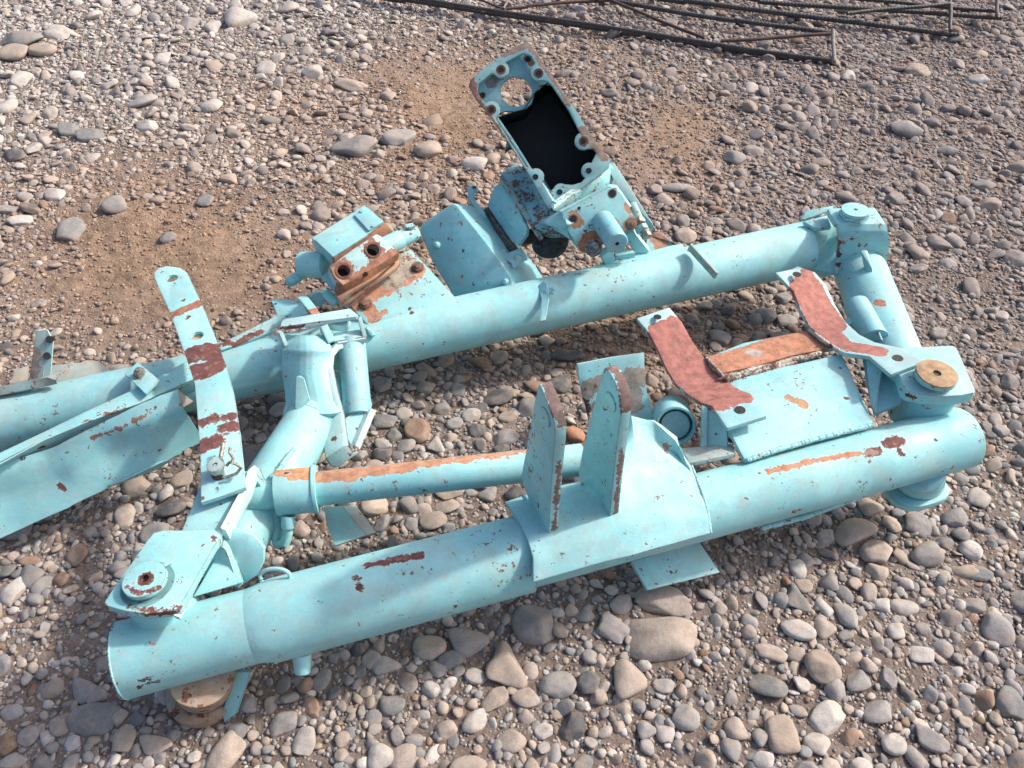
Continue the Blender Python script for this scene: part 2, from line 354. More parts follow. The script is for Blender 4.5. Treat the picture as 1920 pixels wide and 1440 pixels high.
# ---------------------------------------------------------------- stones
def ico(sub):
    bm = bmesh.new(); bmesh.ops.create_icosphere(bm, subdivisions=sub, radius=1.); bm.verts.ensure_lookup_table()
    v = np.array([x.co[:] for x in bm.verts]); f = np.array([[l.index for l in x.verts] for x in bm.faces]); bm.free(); return v, f
ICO = {k: ico(k) for k in (1, 2, 3, 4)}
def stone_shape(sub, seed, K=None, p=None, nz=.05):
    """rounded irregular convex pebble: soft intersection of random planes plus low bumps"""
    r = np.random.default_rng(seed); v, f = ICO[sub]
    K = K or r.integers(6, 11); p = p or r.choice([12., 26., 60.])
    n = r.normal(size=(K, 3)); n /= np.linalg.norm(n, axis=1)[:, None]; h = r.uniform(.72, 1.1, K)
    d = np.maximum(v @ n.T, 0) / h; s = (d ** p).sum(1) + (1 / 1.25) ** p; rad = s ** (-1 / p)
    for k in range(3):
        w = r.normal(size=3) * (1.5 + k * 1.6); rad *= 1 + nz * np.sin(v @ w + r.uniform(0, 6)) / (1 + .7 * k)
    o = v * rad[:, None]; o -= (o.max(0) + o.min(0)) / 2; o /= np.abs(o).max(0); return o, f
def stone_mesh(name, sub, seed, mat, **k):
    v, f = stone_shape(sub, seed, **k); me = bpy.data.meshes.new(name); me.from_pydata(v.tolist(), [], f.tolist())
    me.polygons.foreach_set('use_smooth', np.ones(len(f), bool)); me.materials.append(mat); return me
MS_OBJ = stone_mat('stone_single', False); MS_ATT = stone_mat('stone_gravel', True)
VAR = [stone_mesh('stone_shape', 4, 100 + i, MS_OBJ, p=[10., 20., 40., 70.][i % 4], K=[8, 9, 7, 8][i % 4], nz=.035) for i in range(20)]
def special(name, fn, seed, p=14., K=12, nz=.03):
    v, f = stone_shape(4, seed, K=K, p=p, nz=nz); t = np.arctan2(v[:, 1], v[:, 0]); s = fn(t, v); v = v.copy(); v[:, :2] *= s[:, None]; v -= (v.max(0) + v.min(0)) / 2; v /= np.abs(v).max(0)
    me = bpy.data.meshes.new('stone_shape'); me.from_pydata(v.tolist(), [], f.tolist()); me.polygons.foreach_set('use_smooth', np.ones(len(f), bool)); me.materials.append(MS_OBJ); return me
def poly(n, a0, p=9.): return lambda t, v: (sum(np.maximum(np.cos(t - a0 - 2 * math.pi * k / n), 0) ** p for k in range(n)) + .02) ** (-1 / p)
SPEC = {'triangular': special('tri', poly(3, -math.pi / 2), 901), 'wedge': special('wedge', poly(3, .4), 902), 'square': special('sq', poly(4, .1), 903), 'boxy': special('box', poly(4, .3, 14.), 904, p=30.), 'cube': special('cube', poly(4, 0, 16.), 905, p=40.),
        'slab': special('slab', poly(4, .0, 7.), 906), 'largest tan': special('big', poly(4, .08, 4.), 911, p=9.), 'peanut': special('pn', lambda t, v: 1 - .38 * np.sin(t) ** 2 * 1., 907), 'bone': special('bn', lambda t, v: 1 - .45 * np.sin(t) ** 4 * (1 + .2 * np.cos(t)), 908), 'pear': special('pr', lambda t, v: 1 + .0 * t + .45 * np.maximum(-np.cos(t), 0) ** 5 - .12 * np.maximum(-np.cos(t), 0), 909),
        'angular': special('ang', lambda t, v: 1 + 0 * t, 910, p=70., K=8), 'faceted': special('fac', lambda t, v: 1 + 0 * t, 915, p=90., K=7), 'upright bluish': special('t2', poly(3, -math.pi / 2, 7.), 916)}
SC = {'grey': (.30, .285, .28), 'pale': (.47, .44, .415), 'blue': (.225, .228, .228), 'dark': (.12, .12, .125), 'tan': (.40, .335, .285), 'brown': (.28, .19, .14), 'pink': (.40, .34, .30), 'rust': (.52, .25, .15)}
occ_s = .006; OX, OY = -3.3, .05; occ = np.zeros((1100, 800), bool)
def mark(x, y, r, k=1.):
    i = int((x - OX) / occ_s); j = int((y - OY) / occ_s); m = max(0, int(r * k / occ_s)); yy, xx = np.ogrid[-m:m + 1, -m:m + 1]
    a0, a1, b0, b1 = i - m, i + m + 1, j - m, j + m + 1
    if a0 < 0 or b0 < 0 or a1 > occ.shape[0] or b1 > occ.shape[1]: return
    occ[a0:a1, b0:b1] |= (xx.T ** 2 + yy.T ** 2 <= m * m)
def free(x, y, r, k=.8):
    i = int((x - OX) / occ_s); j = int((y - OY) / occ_s); m = int(r * k / occ_s)
    if i < m or j < m or i + m >= occ.shape[0] or j + m >= occ.shape[1]: return False
    q = (m * 7) // 10
    return not (occ[i, j] or occ[i + m, j] or occ[i - m, j] or occ[i, j + m] or occ[i, j - m] or occ[i + q, j + q] or occ[i - q, j - q] or occ[i + q, j - q] or occ[i - q, j + q])
def put_stone(px, py, w, h, ang, colr, label, group=None, seed=None, var=None, dz=0., tall=.55):
    """a stone whose centre shows at px,py and is w by h in the photograph, turned by ang (degrees, clockwise from the x axis)"""
    c = G(px, py, .012); k = (c - CAM) @ FW; a = w / FPX * k / 2; el_ = math.asin(min(1, -ray(px, py)[2] / np.linalg.norm(ray(px, py))))
    b = h / FPX * k / 2; bb = b / (.45 + .55 * math.sin(el_)); zz = min(a, bb) * tall
    shp = next((SPEC[k_] for k_ in SPEC if label.split(',')[0].split(' below ')[0].split(' left of ')[0].split(' right of ')[0].split(' under ')[0].split(' beside ')[0].split(' above ')[0].split(' between ')[0].find(k_) >= 0), None)
    o = bpy.data.objects.new('river_stone', shp or VAR[int(px * 7 + py * 3) % len(VAR)]); COL.objects.link(o)
    z0 = float(gz(c[0], c[1])); o.location = (c[0], c[1], z0 + zz * .28 + dz); o.scale = (a, bb, zz)
    o.rotation_euler = (random.uniform(-.12, .12), random.uniform(-.12, .12), -math.radians(ang))
    cc = np.array(SC[colr] if isinstance(colr, str) else colr) * (1 + .12 * (random.random() - .5)); o.color = (*cc, 1)
    tag(o, label, 'stone', group); mark(c[0], c[1], (a + bb) / 2, .9); return o
KEY = [  # photographed stones one can single out: x, y, w, h, angle, colour, label
 (1237, 1196, 142, 84, 6, 'pink', 'largest tan stone, a smooth rounded slab in front of the base plate'),
 (1245, 1122, 108, 58, 8, 'pink', 'big pinkish stone half under the front corner of the steel base plate'),
 (1183, 1273, 64, 78, 5, 'pink', 'squarish pinkish stone just below the largest tan slab stone'),
 (1001, 1167, 86, 78, 20, 'grey', 'large angular grey stone with a ridged top in front of the thick tube'),
 (948, 1243, 78, 92, -4, 'tan', 'triangular tan stone pointing up in front of the thick tube'),
 (875, 1205, 54, 78, 100, 'grey', 'grey-brown stone pair half under the thick tube, left of the triangular stone'),
 (806, 1212, 50, 60, 80, 'tan', 'upright oval tan stone under the edge of the thick tube'),
 (847, 1234, 34, 56, 65, 'blue', 'small dark blue-grey oval stone between the upright tan stone and the triangular one'),
 (893, 1266, 32, 44, 90, 'pale', 'small pale oval stone left of the triangular tan stone'),
 (1046, 1282, 52, 68, 80, 'grey', 'pale grey stone with an uneven outline below the triangular stone'),
 (985, 1307, 42, 50, 80, 'pink', 'round pinkish stone under the triangular tan stone'),
 (928, 1310, 60, 36, -40, 'tan', 'oblong tan stone tilted up to the right near the bottom centre'),
 (726, 1246, 54, 34, 0, 'pale', 'flat pale stone beside the drain nipple'),
 (736, 1322, 38, 46, 80, 'blue', 'blue-grey rounded stone below the flat pale stone'),
 (958, 1390, 46, 52, 60, 'pink', 'rounded pinkish stone near the bottom edge, centre'),
 (1019, 1370, 36, 30, 0, 'pale', 'small whitish stone above the bottom edge, centre'),
 (1289, 1344, 50, 48, 30, 'grey', 'flat grey stone with a rounded corner, right of bottom centre'),
 (1215, 1365, 38, 36, 0, 'grey', 'left stone of a touching grey pair near bottom centre'),
 (1249, 1368, 36, 42, 10, 'pale', 'right stone of a touching grey pair near bottom centre'),
 (1150, 1178, 64, 44, 30, 'grey', 'flat grey slab leaning on the largest tan stone'),
 (720, 1420, 60, 50, 0, 'pale', 'pale stone at the bottom edge left of centre'),
 (758, 1420, 46, 60, 70, 'pink', 'tall pinkish stone at the bottom edge left of centre'),
 (172, 1345, 92, 58, -8, 'blue', 'large flat oval blue-grey stone left of the tan foot'),
 (230, 1380, 44, 48, 0, 'tan', 'squarish tan stone below the flat blue-grey oval'),
 (285, 1395, 36, 64, 100, 'tan', 'tall narrow tan stone below the tan foot'),
 (180, 1300, 38, 34, 0, 'grey', 'dark rounded stone above the flat blue-grey oval'),
 (108, 1350, 44, 42, -20, 'tan', 'tan angular stone at the lower left'),
 (45, 1372, 40, 36, 0, 'grey', 'round grey stone by the lower left corner'),
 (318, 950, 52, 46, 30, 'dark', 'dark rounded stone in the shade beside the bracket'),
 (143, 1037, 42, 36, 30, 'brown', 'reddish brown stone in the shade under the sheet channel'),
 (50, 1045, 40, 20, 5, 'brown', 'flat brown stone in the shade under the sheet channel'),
 (338, 897, 46, 30, -25, 'tan', 'oblong brown stone right below the end of the sheet channel'),
 (1557, 1340, 56, 76, 60, 'pale', 'large pale angular stone on the right of the bottom gravel'),
 (1536, 1390, 44, 52, 100, 'pale', 'squarish pale stone under the large pale angular one'),
 (1500, 1175, 66, 40, 25, 'pale', 'long pale grey stone lying diagonally right of the base plate'),
 (1552, 1172, 40, 42, 0, 'pink', 'round pinkish stone next to the long pale diagonal one'),
 (1497, 1112, 46, 58, 0, 'blue', 'upright bluish triangular stone right of the base plate'),
 (1502, 1058, 34, 38, 0, 'pale', 'rounded pale stone above the bluish triangular one'),
 (1448, 1218, 62, 30, 18, 'pink', 'flat oblong pink stone right of the largest tan stone'),
 (1880, 1172, 60, 56, -40, 'grey', 'large smooth grey boulder-shaped stone at the right edge'),
 (1899, 1308, 54, 58, 0, 'blue', 'big bluish stone cut by the right edge near the lower corner'),
 (1755, 1380, 64, 40, 30, 'grey', 'faceted grey stone at the lower right'),
 (1654, 1328, 44, 66, 70, 'grey', 'long grey stone standing on end at the lower right'),
 (1616, 1270, 40, 60, 60, 'grey', 'elongated grey stone in the gravel at the lower right'),
 (1683, 1388, 46, 44, 30, 'pale', 'pale rounded stone in the middle of the lower right gravel'),
 (1704, 1130, 36, 46, 90, 'pale', 'upright pale grey stone right of the machine, below the round foot plate'),
 (1607, 985, 50, 84, 60, 'tan', 'large brownish stone below the right end of the thick tube'),
 (1560, 995, 34, 40, 80, 'pink', 'angular pinkish stone left of the large brownish one by the right foot'),
 (1640, 940, 50, 36, 0, 'pink', 'pink stone touching the round foot plate under the right post'),
 (1736, 1220, 34, 46, 90, 'pale', 'pale stone with rounded corners in the right gravel'),
 (1822, 1060, 30, 52, 100, 'tan', 'upright tan stone in the gravel at the right'),
 (1845, 1065, 32, 46, 100, 'blue', 'dark bluish stone leaning against the upright tan one at the right'),
 (663, 270, 88, 42, 8, 'grey', 'large pear-shaped grey stone above the valve block'),
 (748, 255, 74, 36, -30, 'grey', 'peanut-shaped grey stone right of the pear-shaped one'),
 (802, 278, 54, 38, -8, 'tan', 'rounded tan stone right of the peanut-shaped one'),
 (889, 307, 48, 30, 8, 'pale', 'white flat stone between the tan stone and the gearbox'),
 (654, 150, 32, 54, 110, 'tan', 'bone-shaped brown stone standing out of the sand'),
 (128, 418, 50, 48, 0, 'blue', 'round grey stone sitting alone in the sand'),
 (210, 378, 44, 36, -45, 'grey', 'oblong grey stone tilted on the sand above the round grey one'),
 (312, 437, 32, 22, -25, 'blue', 'small bluish oval stone alone in the sand'),
 (382, 366, 30, 28, 0, 'blue', 'small round bluish stone at the edge of the sand'),
 (100, 356, 40, 28, 0, 'pale', 'pale angular stone at the upper left of the sand'),
 (32, 402, 48, 22, -25, 'pale', 'flat pale stone tilted at the left edge'),
 (40, 74, 82, 34, 0, 'grey', 'largest flat grey stone at the upper left corner'),
 (27, 101, 56, 32, -3, 'tan', 'rounded tan stone under the largest flat one at upper left'),
 (110, 60, 52, 26, 10, 'pale', 'pale angular slab right of the largest flat stone at upper left'),
 (80, 95, 52, 28, 10, 'tan', 'brownish stone squeezed beside the rounded tan one at upper left'),
 (37, 146, 38, 34, 0, 'pale', 'white rounded cobble at the left edge'),
 (10, 196, 42, 34, 10, 'pale', 'white cobble cut by the left edge of the view'),
 (452, 32, 60, 46, -15, 'pale', 'biggest white stone in the upper left gravel'),
 (352, 38, 34, 34, 20, 'grey', 'angular grey stone left of the biggest white stone'),
 (398, 46, 34, 28, 20, 'pale', 'pale wedge-shaped stone beside the biggest white stone'),
 (172, 24, 34, 22, 0, 'pale', 'white flat stone in the top left gravel'),
 (248, 14, 28, 30, 0, 'pale', 'pale stone near the top edge left of centre'),
 (305, 106, 28, 26, 0, 'pale', 'cube-like white stone in the upper left gravel'),
 (265, 187, 60, 24, -5, 'pale', 'long pale flat stone in the middle of the upper left gravel'),
 (125, 236, 38, 28, -10, 'blue', 'faceted bluish stone in the left gravel'),
 (165, 247, 54, 26, -5, 'blue', 'long bluish stone touching the faceted one in the left gravel'),
 (272, 226, 42, 26, 0, 'pale', 'angular white stone above the sand'),
 (22, 280, 48, 26, 10, 'dark', 'dark slate stone at the left edge'),
 (57, 268, 28, 28, 0, 'pale', 'round whitish stone right of the dark slate one'),
 (395, 190, 38, 28, 20, 'pale', 'smooth pale oval stone in the upper gravel'),
 (540, 12, 40, 24, 0, 'pale', 'white stone cut by the top edge'),
 (498, 122, 36, 26, 0, 'pale', 'pale cobble under the white stone at the top edge'),
 (585, 128, 38, 28, -35, 'pale', 'pale oblong stone leaning to the right in the upper gravel'),
 (1272, 350, 28, 52, 92, 'grey', 'upright grey oval stone right of the gearbox'),
 (1287, 434, 42, 34, 10, 'tan', 'rounded tan stone behind the rear tube, right of the gearbox'),
 (1700, 242, 62, 34, 15, 'grey', 'large flat grey stone in the upper right gravel'),
 (1717, 134, 50, 26, 0, 'tan', 'large dusty brown stone in the top right corner'),
 (1835, 146, 44, 20, -10, 'pale', 'pale angular stone near the top right edge'),
 (1810, 372, 30, 26, 0, 'grey', 'smooth round grey stone to the right of the machine'),
 (1590, 145, 28, 24, 20, 'pale', 'pale boxy stone beside the end of the lowest steel rod'),
 (1378, 292, 42, 30, 12, 'grey', 'smooth oval grey stone behind the rear tube'),
 (1762, 617, 32, 24, 0, 'grey', 'round grey stone right of the lug plate'),
 (770, 660, 44, 34, -20, 'tan', 'tan stone under the edge of the rear tube'),
 (835, 663, 36, 40, 30, 'tan', 'orange-tan stone under the rear tube'),
 (902, 668, 60, 26, 20, 'brown', 'brown split wedge stone beside the rear tube'),
 (936, 657, 34, 32, 0, 'tan', 'round orange-brown stone under the rear tube'),
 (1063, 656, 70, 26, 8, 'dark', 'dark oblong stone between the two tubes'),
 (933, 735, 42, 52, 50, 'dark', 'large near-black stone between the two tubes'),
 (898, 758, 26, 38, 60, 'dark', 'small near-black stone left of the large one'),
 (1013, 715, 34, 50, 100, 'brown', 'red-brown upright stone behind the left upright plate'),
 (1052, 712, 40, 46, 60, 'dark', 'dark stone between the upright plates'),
 (782, 803, 50, 54, -40, 'brown', 'large flat brown stone in the gravel between the tubes'),
 (716, 717, 34, 34, 0, 'grey', 'grey stone beside the pale pivot barrel'),
 (797, 718, 36, 32, -30, 'tan', 'rounded tan-grey stone between the tubes'),
 (858, 722, 28, 28, 0, 'blue', 'round blue-grey stone between the tubes'),
 (720, 785, 48, 28, 0, 'blue', 'blue-grey slab beside the white lug plate'),
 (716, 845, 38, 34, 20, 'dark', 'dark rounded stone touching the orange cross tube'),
 (760, 832, 34, 32, 20, 'grey', 'grey rounded stone above the orange cross tube'),
 (818, 828, 34, 38, 0, 'pale', 'pale grey triangular stone above the orange cross tube'),
 (883, 770, 38, 28, -20, 'pale', 'pale grey oval stone between the tubes'),
 (852, 787, 30, 30, 30, 'grey', 'light grey oval stone between the tubes left of the pale one'),
 (948, 815, 50, 34, -35, 'grey', 'large grey-brown stone behind the cross tube'),
 (952, 773, 38, 24, -10, 'tan', 'orange-brown flat stone behind the cross tube'),
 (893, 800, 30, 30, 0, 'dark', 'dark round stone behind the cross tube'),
 (1078, 808, 40, 34, 0, 'rust', 'broken orange brick-like stone behind the right upright plate'),
 (917, 927, 30, 36, 60, 'grey', 'grey oval stone between the cross tube and the thick tube'),
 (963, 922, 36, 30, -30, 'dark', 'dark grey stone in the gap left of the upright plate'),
 (838, 950, 48, 28, 0, 'tan', 'flat brown stone between the cross tube and thick tube'),
 (1440, 582, 40, 32, 30, 'blue', 'large grey stone under the rear tube, left of the right saddle strap'),
 (1382, 528, 30, 34, 30, 'grey', 'light grey stone touching the rear tube from the front'),
 (1352, 622, 44, 34, 20, 'blue', 'blue-grey rounded stone between the two red saddle straps'),
 (1480, 590, 30, 34, 80, 'grey', 'grey upright stone touching the right saddle strap'),
 (412, 795, 22, 22, 0, 'tan', 'small tan round stone beside the flat strap'),
 (463, 812, 26, 26, 20, 'grey', 'grey oval stone right of the flat strap'),
 (560, 985, 30, 36, 130, 'tan', 'tan oblong stone under the collar of the cross tube'),
]
for i, k in enumerate(KEY): put_stone(*k, seed=i)

def zone_colour(x, y):
    px, py = pxpy(np.array([x]), np.array([y])); px, py = float(px[0]), float(py[0])
    left = 1 / (1 + math.exp((px - 900) / 160)) * (1 / (1 + math.exp((py - 330) / 60)))     # clean pale gravel, upper left
    brown = min(1., float(gauss(np.array([px]), np.array([py]), BROWN)[0]))
    right = 1 / (1 + math.exp(-(px - 1150) / 120)) * (1 / (1 + math.exp((py - 760) / 120)))
    return left, brown, right
def pick(x, y, fine=False):
    l, b, r = zone_colour(x, y); u = random.random()
    if l > .5: c = SC['pale'] if u < .52 else SC['grey'] if u < .78 else SC['blue'] if u < .9 else SC['pink']
    elif r > .5: c = SC['grey'] if u < .5 else SC['blue'] if u < .66 else SC['tan'] if u < .84 else SC['brown'] if u < .92 else SC['pale']
    else: c = SC['grey'] if u < .36 else SC['tan'] if u < .56 else SC['pale'] if u < .70 else SC['blue'] if u < .82 else SC['pink'] if u < .93 else SC['dark'] if u < .96 else SC['brown']
    c = np.array(c) * random.uniform(.8, 1.18); dust = np.array([.33, .215, .145]); k = (.82 if fine else .5) * b; c = c * (1 - k) + dust * k
    if r > .3: c = c * (1 - .32 * r) + np.array([.22, .165, .15]) * .32 * r
    return c
def inview(x, y, m=.35):
    if y < .33: return False
    px, py = pxpy(np.array([x]), np.array([y])); k = y * FW[1] + CAMH * math.sin(PITCH); mm = m * FPX / k
    return -mm < px[0] < 1920 + mm and -mm < py[0] < 1440 + mm
def scatter(n, r0, r1, reject_sand, reject_grit, k_free, k_mark, far=9.):
    out = []; X = rng.uniform(-3.0, 3.0, n); Y = rng.uniform(.32, 4.4, n)
    ok = (np.abs(X) < .95 + .62 * Y) & (Y < far); X = X[ok]; Y = Y[ok]; px, py = pxpy(X, Y)
    s = gauss(px, py, SAND, 3.2) * 1.1; g = gauss(px, py, GRIT, 3.); u = rng.random(len(X))
    pr = np.clip(s * reject_sand + .25 * vnoise(X, Y, .12, 21), 0, 1); pg = np.clip(g * reject_grit + .3 * vnoise(X, Y, .2, 22), 0, 1)
    keep = (u > pr) & (rng.random(len(X)) > pg); X = X[keep]; Y = Y[keep]
    R = r0 * (r1 / r0) ** (rng.random(len(X)) ** 1.25)
    for x, y, r in zip(X, Y, R):
        if free(x, y, r, k_free): mark(x, y, r, k_mark); out.append((x, y, r))
    return out
big = scatter(2200, .023, .040, 1.15, 1., .95, .8)
big.sort(key=lambda t: -t[2] / (t[1] * FW[1] + CAMH * math.sin(PITCH)))
mid = scatter(22000, .0120, .024, 1.15, 1.1, .85, .8)
small = scatter(90000, .0068, .0135, 1.0, .5, .85, .8)
grit = scatter(260000, .0030, .0066, .72, -.2, .8, .85, far=4.)
# the largest of the scattered stones stand as individuals, the rest is gravel nobody could count
nleft = 300 - len(KEY); GN = {'pale': 'pale loose stones in the gravel', 'grey': 'grey loose stones in the gravel', 'tan': 'brownish loose stones in the gravel'}
GL = {'pale': 'unmarked pale river stone lying loose in the gravel', 'grey': 'unmarked grey river stone lying loose in the gravel', 'tan': 'unmarked brownish river stone lying loose in the gravel'}
rest = []; used = 0
for (x, y, r) in big:
    px, py = pxpy(np.array([x]), np.array([y])); vis = 10 < px[0] < 1910 and 10 < py[0] < 1430
    under = abs((py[0] - (1300 - .27 * px[0]))) < 60 and 230 < px[0] < 1800
    if vis and not under and used < nleft:
        used += 1; o = bpy.data.objects.new('river_stone', VAR[random.randrange(len(VAR))]); COL.objects.link(o)
        e = random.uniform(.62, .95); zt = random.uniform(.4, .6); o.scale = (r, r * e, r * e * zt * 1.1)
        o.location = (x, y, float(gz(x, y)) + r * e * zt * .28); o.rotation_euler = (random.uniform(-.3, .3), random.uniform(-.3, .3), random.uniform(0, 6.28))
        c = pick(x, y); o.color = (*c, 1); key = 'pale' if c.mean() > .40 else 'tan' if c[0] > c[2] * 1.35 else 'grey'
        tag(o, GL[key], 'stone', GN[key])
    else: rest.append((x, y, r))
def merge(name, lists, mat):
    V, Fc, Cc = [], [], []; off = 0
    for sub, nvar, items, seed in lists:
        shp = [stone_shape(sub, seed + i, nz=.05) for i in range(nvar)]
        for (x, y, r) in items:
            v, f = shp[random.randrange(nvar)]; e = random.uniform(.58, .98); zt = random.uniform(.38, .75)
            a = random.uniform(0, 6.283); ca, sa = math.cos(a), math.sin(a); tx, ty = random.gauss(0, .22), random.gauss(0, .22)
            p = v * (r, r * e, r * e * zt); zc = p[:, 2] + p[:, 0] * tx + p[:, 1] * ty
            q = np.empty_like(p); q[:, 0] = p[:, 0] * ca - p[:, 1] * sa + x; q[:, 1] = p[:, 0] * sa + p[:, 1] * ca + y
            q[:, 2] = zc + r * e * zt * random.uniform(-.05, .6); V.append(q); Fc.append(f + off); off += len(v)
            Cc.append(np.broadcast_to(np.append(pick(x, y, r < .0105), 1.), (len(v), 4)))
    V = np.concatenate(V); V[:, 2] += gz(V[:, 0], V[:, 1]); Fc = np.concatenate(Fc); Cc = np.concatenate(Cc).astype(np.float32)
    me = bpy.data.meshes.new(name); me.vertices.add(len(V)); me.vertices.foreach_set('co', V.ravel().astype(np.float32))
    me.loops.add(Fc.size); me.loops.foreach_set('vertex_index', Fc.ravel().astype(np.int32)); me.polygons.add(len(Fc))
    me.polygons.foreach_set('loop_start', (np.arange(len(Fc)) * 3).astype(np.int32)); me.polygons.foreach_set('loop_total', np.full(len(Fc), 3, np.int32)); me.update()
    me.polygons.foreach_set('use_smooth', np.ones(len(Fc), bool))
    ca = me.color_attributes.new('Col', 'FLOAT_COLOR', 'POINT'); ca.data.foreach_set('color', Cc.ravel()); me.materials.append(mat)
    o = bpy.data.objects.new(name, me); COL.objects.link(o); o['kind'] = 'stuff'; o['label'] = 'loose grey and tan river gravel with fine grit covering the ground'; o['category'] = 'gravel'
merge('gravel', [(3, 12, rest, 300), (3, 14, mid, 400), (2, 12, small, 500), (1, 8, grit, 600)], MS_ATT)
print('stones', len(big), len(mid), len(small), len(grit))
# ---------------------------------------------------------------- the machine
def patch(k, pts, r, col, rg=1.):
    """consecutive flaked segments measured on detail view k"""
    P = [F(*(Z(k, p[0], p[1]) if k else p[:2]), p[2]) for p in pts]
    if len(P) == 1: P = [P[0], P[0] + 1e-4]
    return [(P[i], P[i + 1], r, col, rg) for i in range(len(P) - 1)]
M = empty('machine_frame', F(900, 900, -.15)); M.location = (0, 0, 0)
tag(M, 'big turquoise painted machinery frame of welded tubes with gearbox and valve block lying on gravel', 'machine')
RF = .067
fa, fb = F(230, 1238), F(1803, 820)
ftd = unit(fb - fa)
mp = paint('paint_front_tube', patch(0, [(690, 1062, .067), (735, 1050, .067), (788, 1040, .067)], .009, MAROON)
  + patch(0, [(1440, 885, .066), (1520, 865, .067), (1600, 850, .068), (1645, 846, .068)], .0055, ORANGE, 1.2) + patch(0, [(1630, 848, .067), (1650, 845, .067)], .011, MAROON)
  + patch(0, [(1665, 830, .067), (1685, 826, .067)], .012, MAROON) + patch(0, [(1690, 848, .06)], .009, MAROON)
  + patch(0, [(1455, 958, .0), (1495, 952, .0)], .006, MAROON) + patch(0, [(668, 1088, .06), (672, 1100, .055)], .008, RUST)
  + patch(0, [(545, 1206, .04)], .010, (.30, .25, .17)) + patch(0, [(255, 1275, .02), (320, 1268, .03)], .004, (.05, .07, .07), 2.) + patch(0, [(262, 1286, .01), (350, 1272, .02)], .003, (.05, .07, .07), 2.)
  + patch(0, [(476, 1130, .067)], .009, (.30, .2, .17)) + patch(0, [(282, 1195, .06), (286, 1208, .058)], .004, (.5, .25, .2)) + patch(0, [(1785, 880, .0), (1800, 800, .06)], .003, MAROON, 2.) + patch(0, [(1550, 918, .05), (1552, 922, .05)], .006, RUST), chips=1.)
f = MB().tube([fa, fa + ftd * .002, fb - ftd * .002, fb], [RF - .002, RF, RF, RF - .002], 72)
ft = f.build('front_tube', mp, M, bevel=.002)
w = MB()
for c in (fa + ftd * .002,): w.weld(circ(c, YH, N, RF - .001, 60) + [c + YH * (RF - .001)], .0025)
w.build('weld_seam', MWELD, ft, bevel=0)
# cover plates welded along the front tube: the seam below left, the sliver behind, the seam below right
def shell(x0, x1, r0, r1, a0, a1, n=26):
    """rolled sheet hugging the front tube between two places along it"""
    rows = []
    for u, rr in ((0., r0), (.09, r1), (.5, r1), (1., r1)):
        c = x0 + (x1 - x0) * u; rows.append([c + (YH * math.cos(t) + N * math.sin(t)) * rr for t in np.linspace(math.radians(a0), math.radians(a1), n)])
    return MB().loft(rows, .004, ref=2)
ax = lambda px: fa + ftd * (((F(px, 1238 - (px - 230) * .266) - fa) @ ftd))
s = shell(ax(470), ax(985), .0664, .0745, 28, 215)
sl_ = s.build('reinforcing_sleeve', paint('paint_sleeve_front', patch(0, [(690, 1062, .07), (735, 1050, .075), (788, 1040, .075)], .008, MAROON) + patch(0, [(862, 1080, .07), (868, 1095, .07)], .004, RUST) + patch(0, [(600, 1188, .06), (606, 1196, .06)], .005, (.3, .2, .25), 1.2) + patch(0, [(625, 1160, .07), (630, 1165, .07)], .006, (.32, .24, .22), 1.2)  + patch(0, [(668, 1088, .07), (676, 1100, .07)], .007, RUST, 1.4) + patch(0, [(545, 1206, .04)], .010, (.30, .25, .17)), chips=1.3), ft, bevel=.001)
w = MB()
for an in (215, 28):
    d_ = YH * math.cos(math.radians(an)) + N * math.sin(math.radians(an)); w.weld([ax(500) + d_ * .071, ax(985) + d_ * .072], .004)
w.build('weld_bead', MWELD, sl_, bevel=0)
s = MB().loft([PZ(7, (540, 1165, -.05), (800, 1110, -.05), (1180, 960, -.05)), PZ(7, (570, 1180, -.065), (820, 1120, -.065), (1190, 975, -.065))], .005)
s.weld(PZ(7, (560, 1172, -.055), (800, 1110, -.055), (1190, 968, -.055)), .007)
s.build('lower_reinforcing_strip', MPW, ft)
# lifting ring and drain nipple
rg = [F(*Z(6, 895 + 75 * math.cos(t), 640 + 36 * math.sin(t)), .070 - .012 * math.sin(t)) for t in np.linspace(2.6, 7.4, 24)]
MB().tube(rg, .0038, 10).build('hook_loop', MP, ft, bevel=0)
MB().tube(PF((566, 1222, -.045), (567, 1255, -.075), (567, 1262, -.08)), [.018, .015, .014], 20, inner=.45).build('drain_nipple', MP, ft)

# ---- left front corner: pivot stub, foot, lug
c0 = F(275, 1092, .135)
def npt(p, h): p = np.asarray(p); return p + N * h
st = MB().tube([npt(c0, -.005), npt(c0, -.055), npt(c0, -.085), npt(c0, -.13)], [.046, .048, .055, .058], 48)
b0 = npt(c0, -.085); st.build('pivot_stub', MP, M)
def arcs(pts, n=6):
    """rounds the inner corners of a polyline of points"""
    P = [np.asarray(p, float) for p in pts]; out = [P[0]]
    for a, b, c in zip(P[:-2], P[1:-1], P[2:]):
        r = min(np.linalg.norm(b - a), np.linalg.norm(c - b)) * .4; s0 = b + unit(a - b) * r; s1 = b + unit(c - b) * r
        for k in range(n + 1): t = k / n; out.append((1 - t) ** 2 * s0 + 2 * t * (1 - t) * b + t * t * s1)
    return out + [P[-1]]
lugm = paint('paint_front_lug', patch(6, [(180, 800, .125), (290, 830, .125), (405, 805, .125)], .006, MAROON, 1.6) + patch(6, [(590, 460, .125)], .006, MAROON), chips=1.5, edge=1.3)
lg = MB()
top = PZ(6, (42, 772, .13), (90, 700, .13), (260, 460, .13), (290, 425, .13), (340, 411, .13), (440, 412, .13), (590, 405, .13), (622, 432, .13), (412, 805, .13), (395, 812, .13), (250, 828, .13), (150, 815, .13), (60, 790, .13))
lg.slab(top, -N * .017)
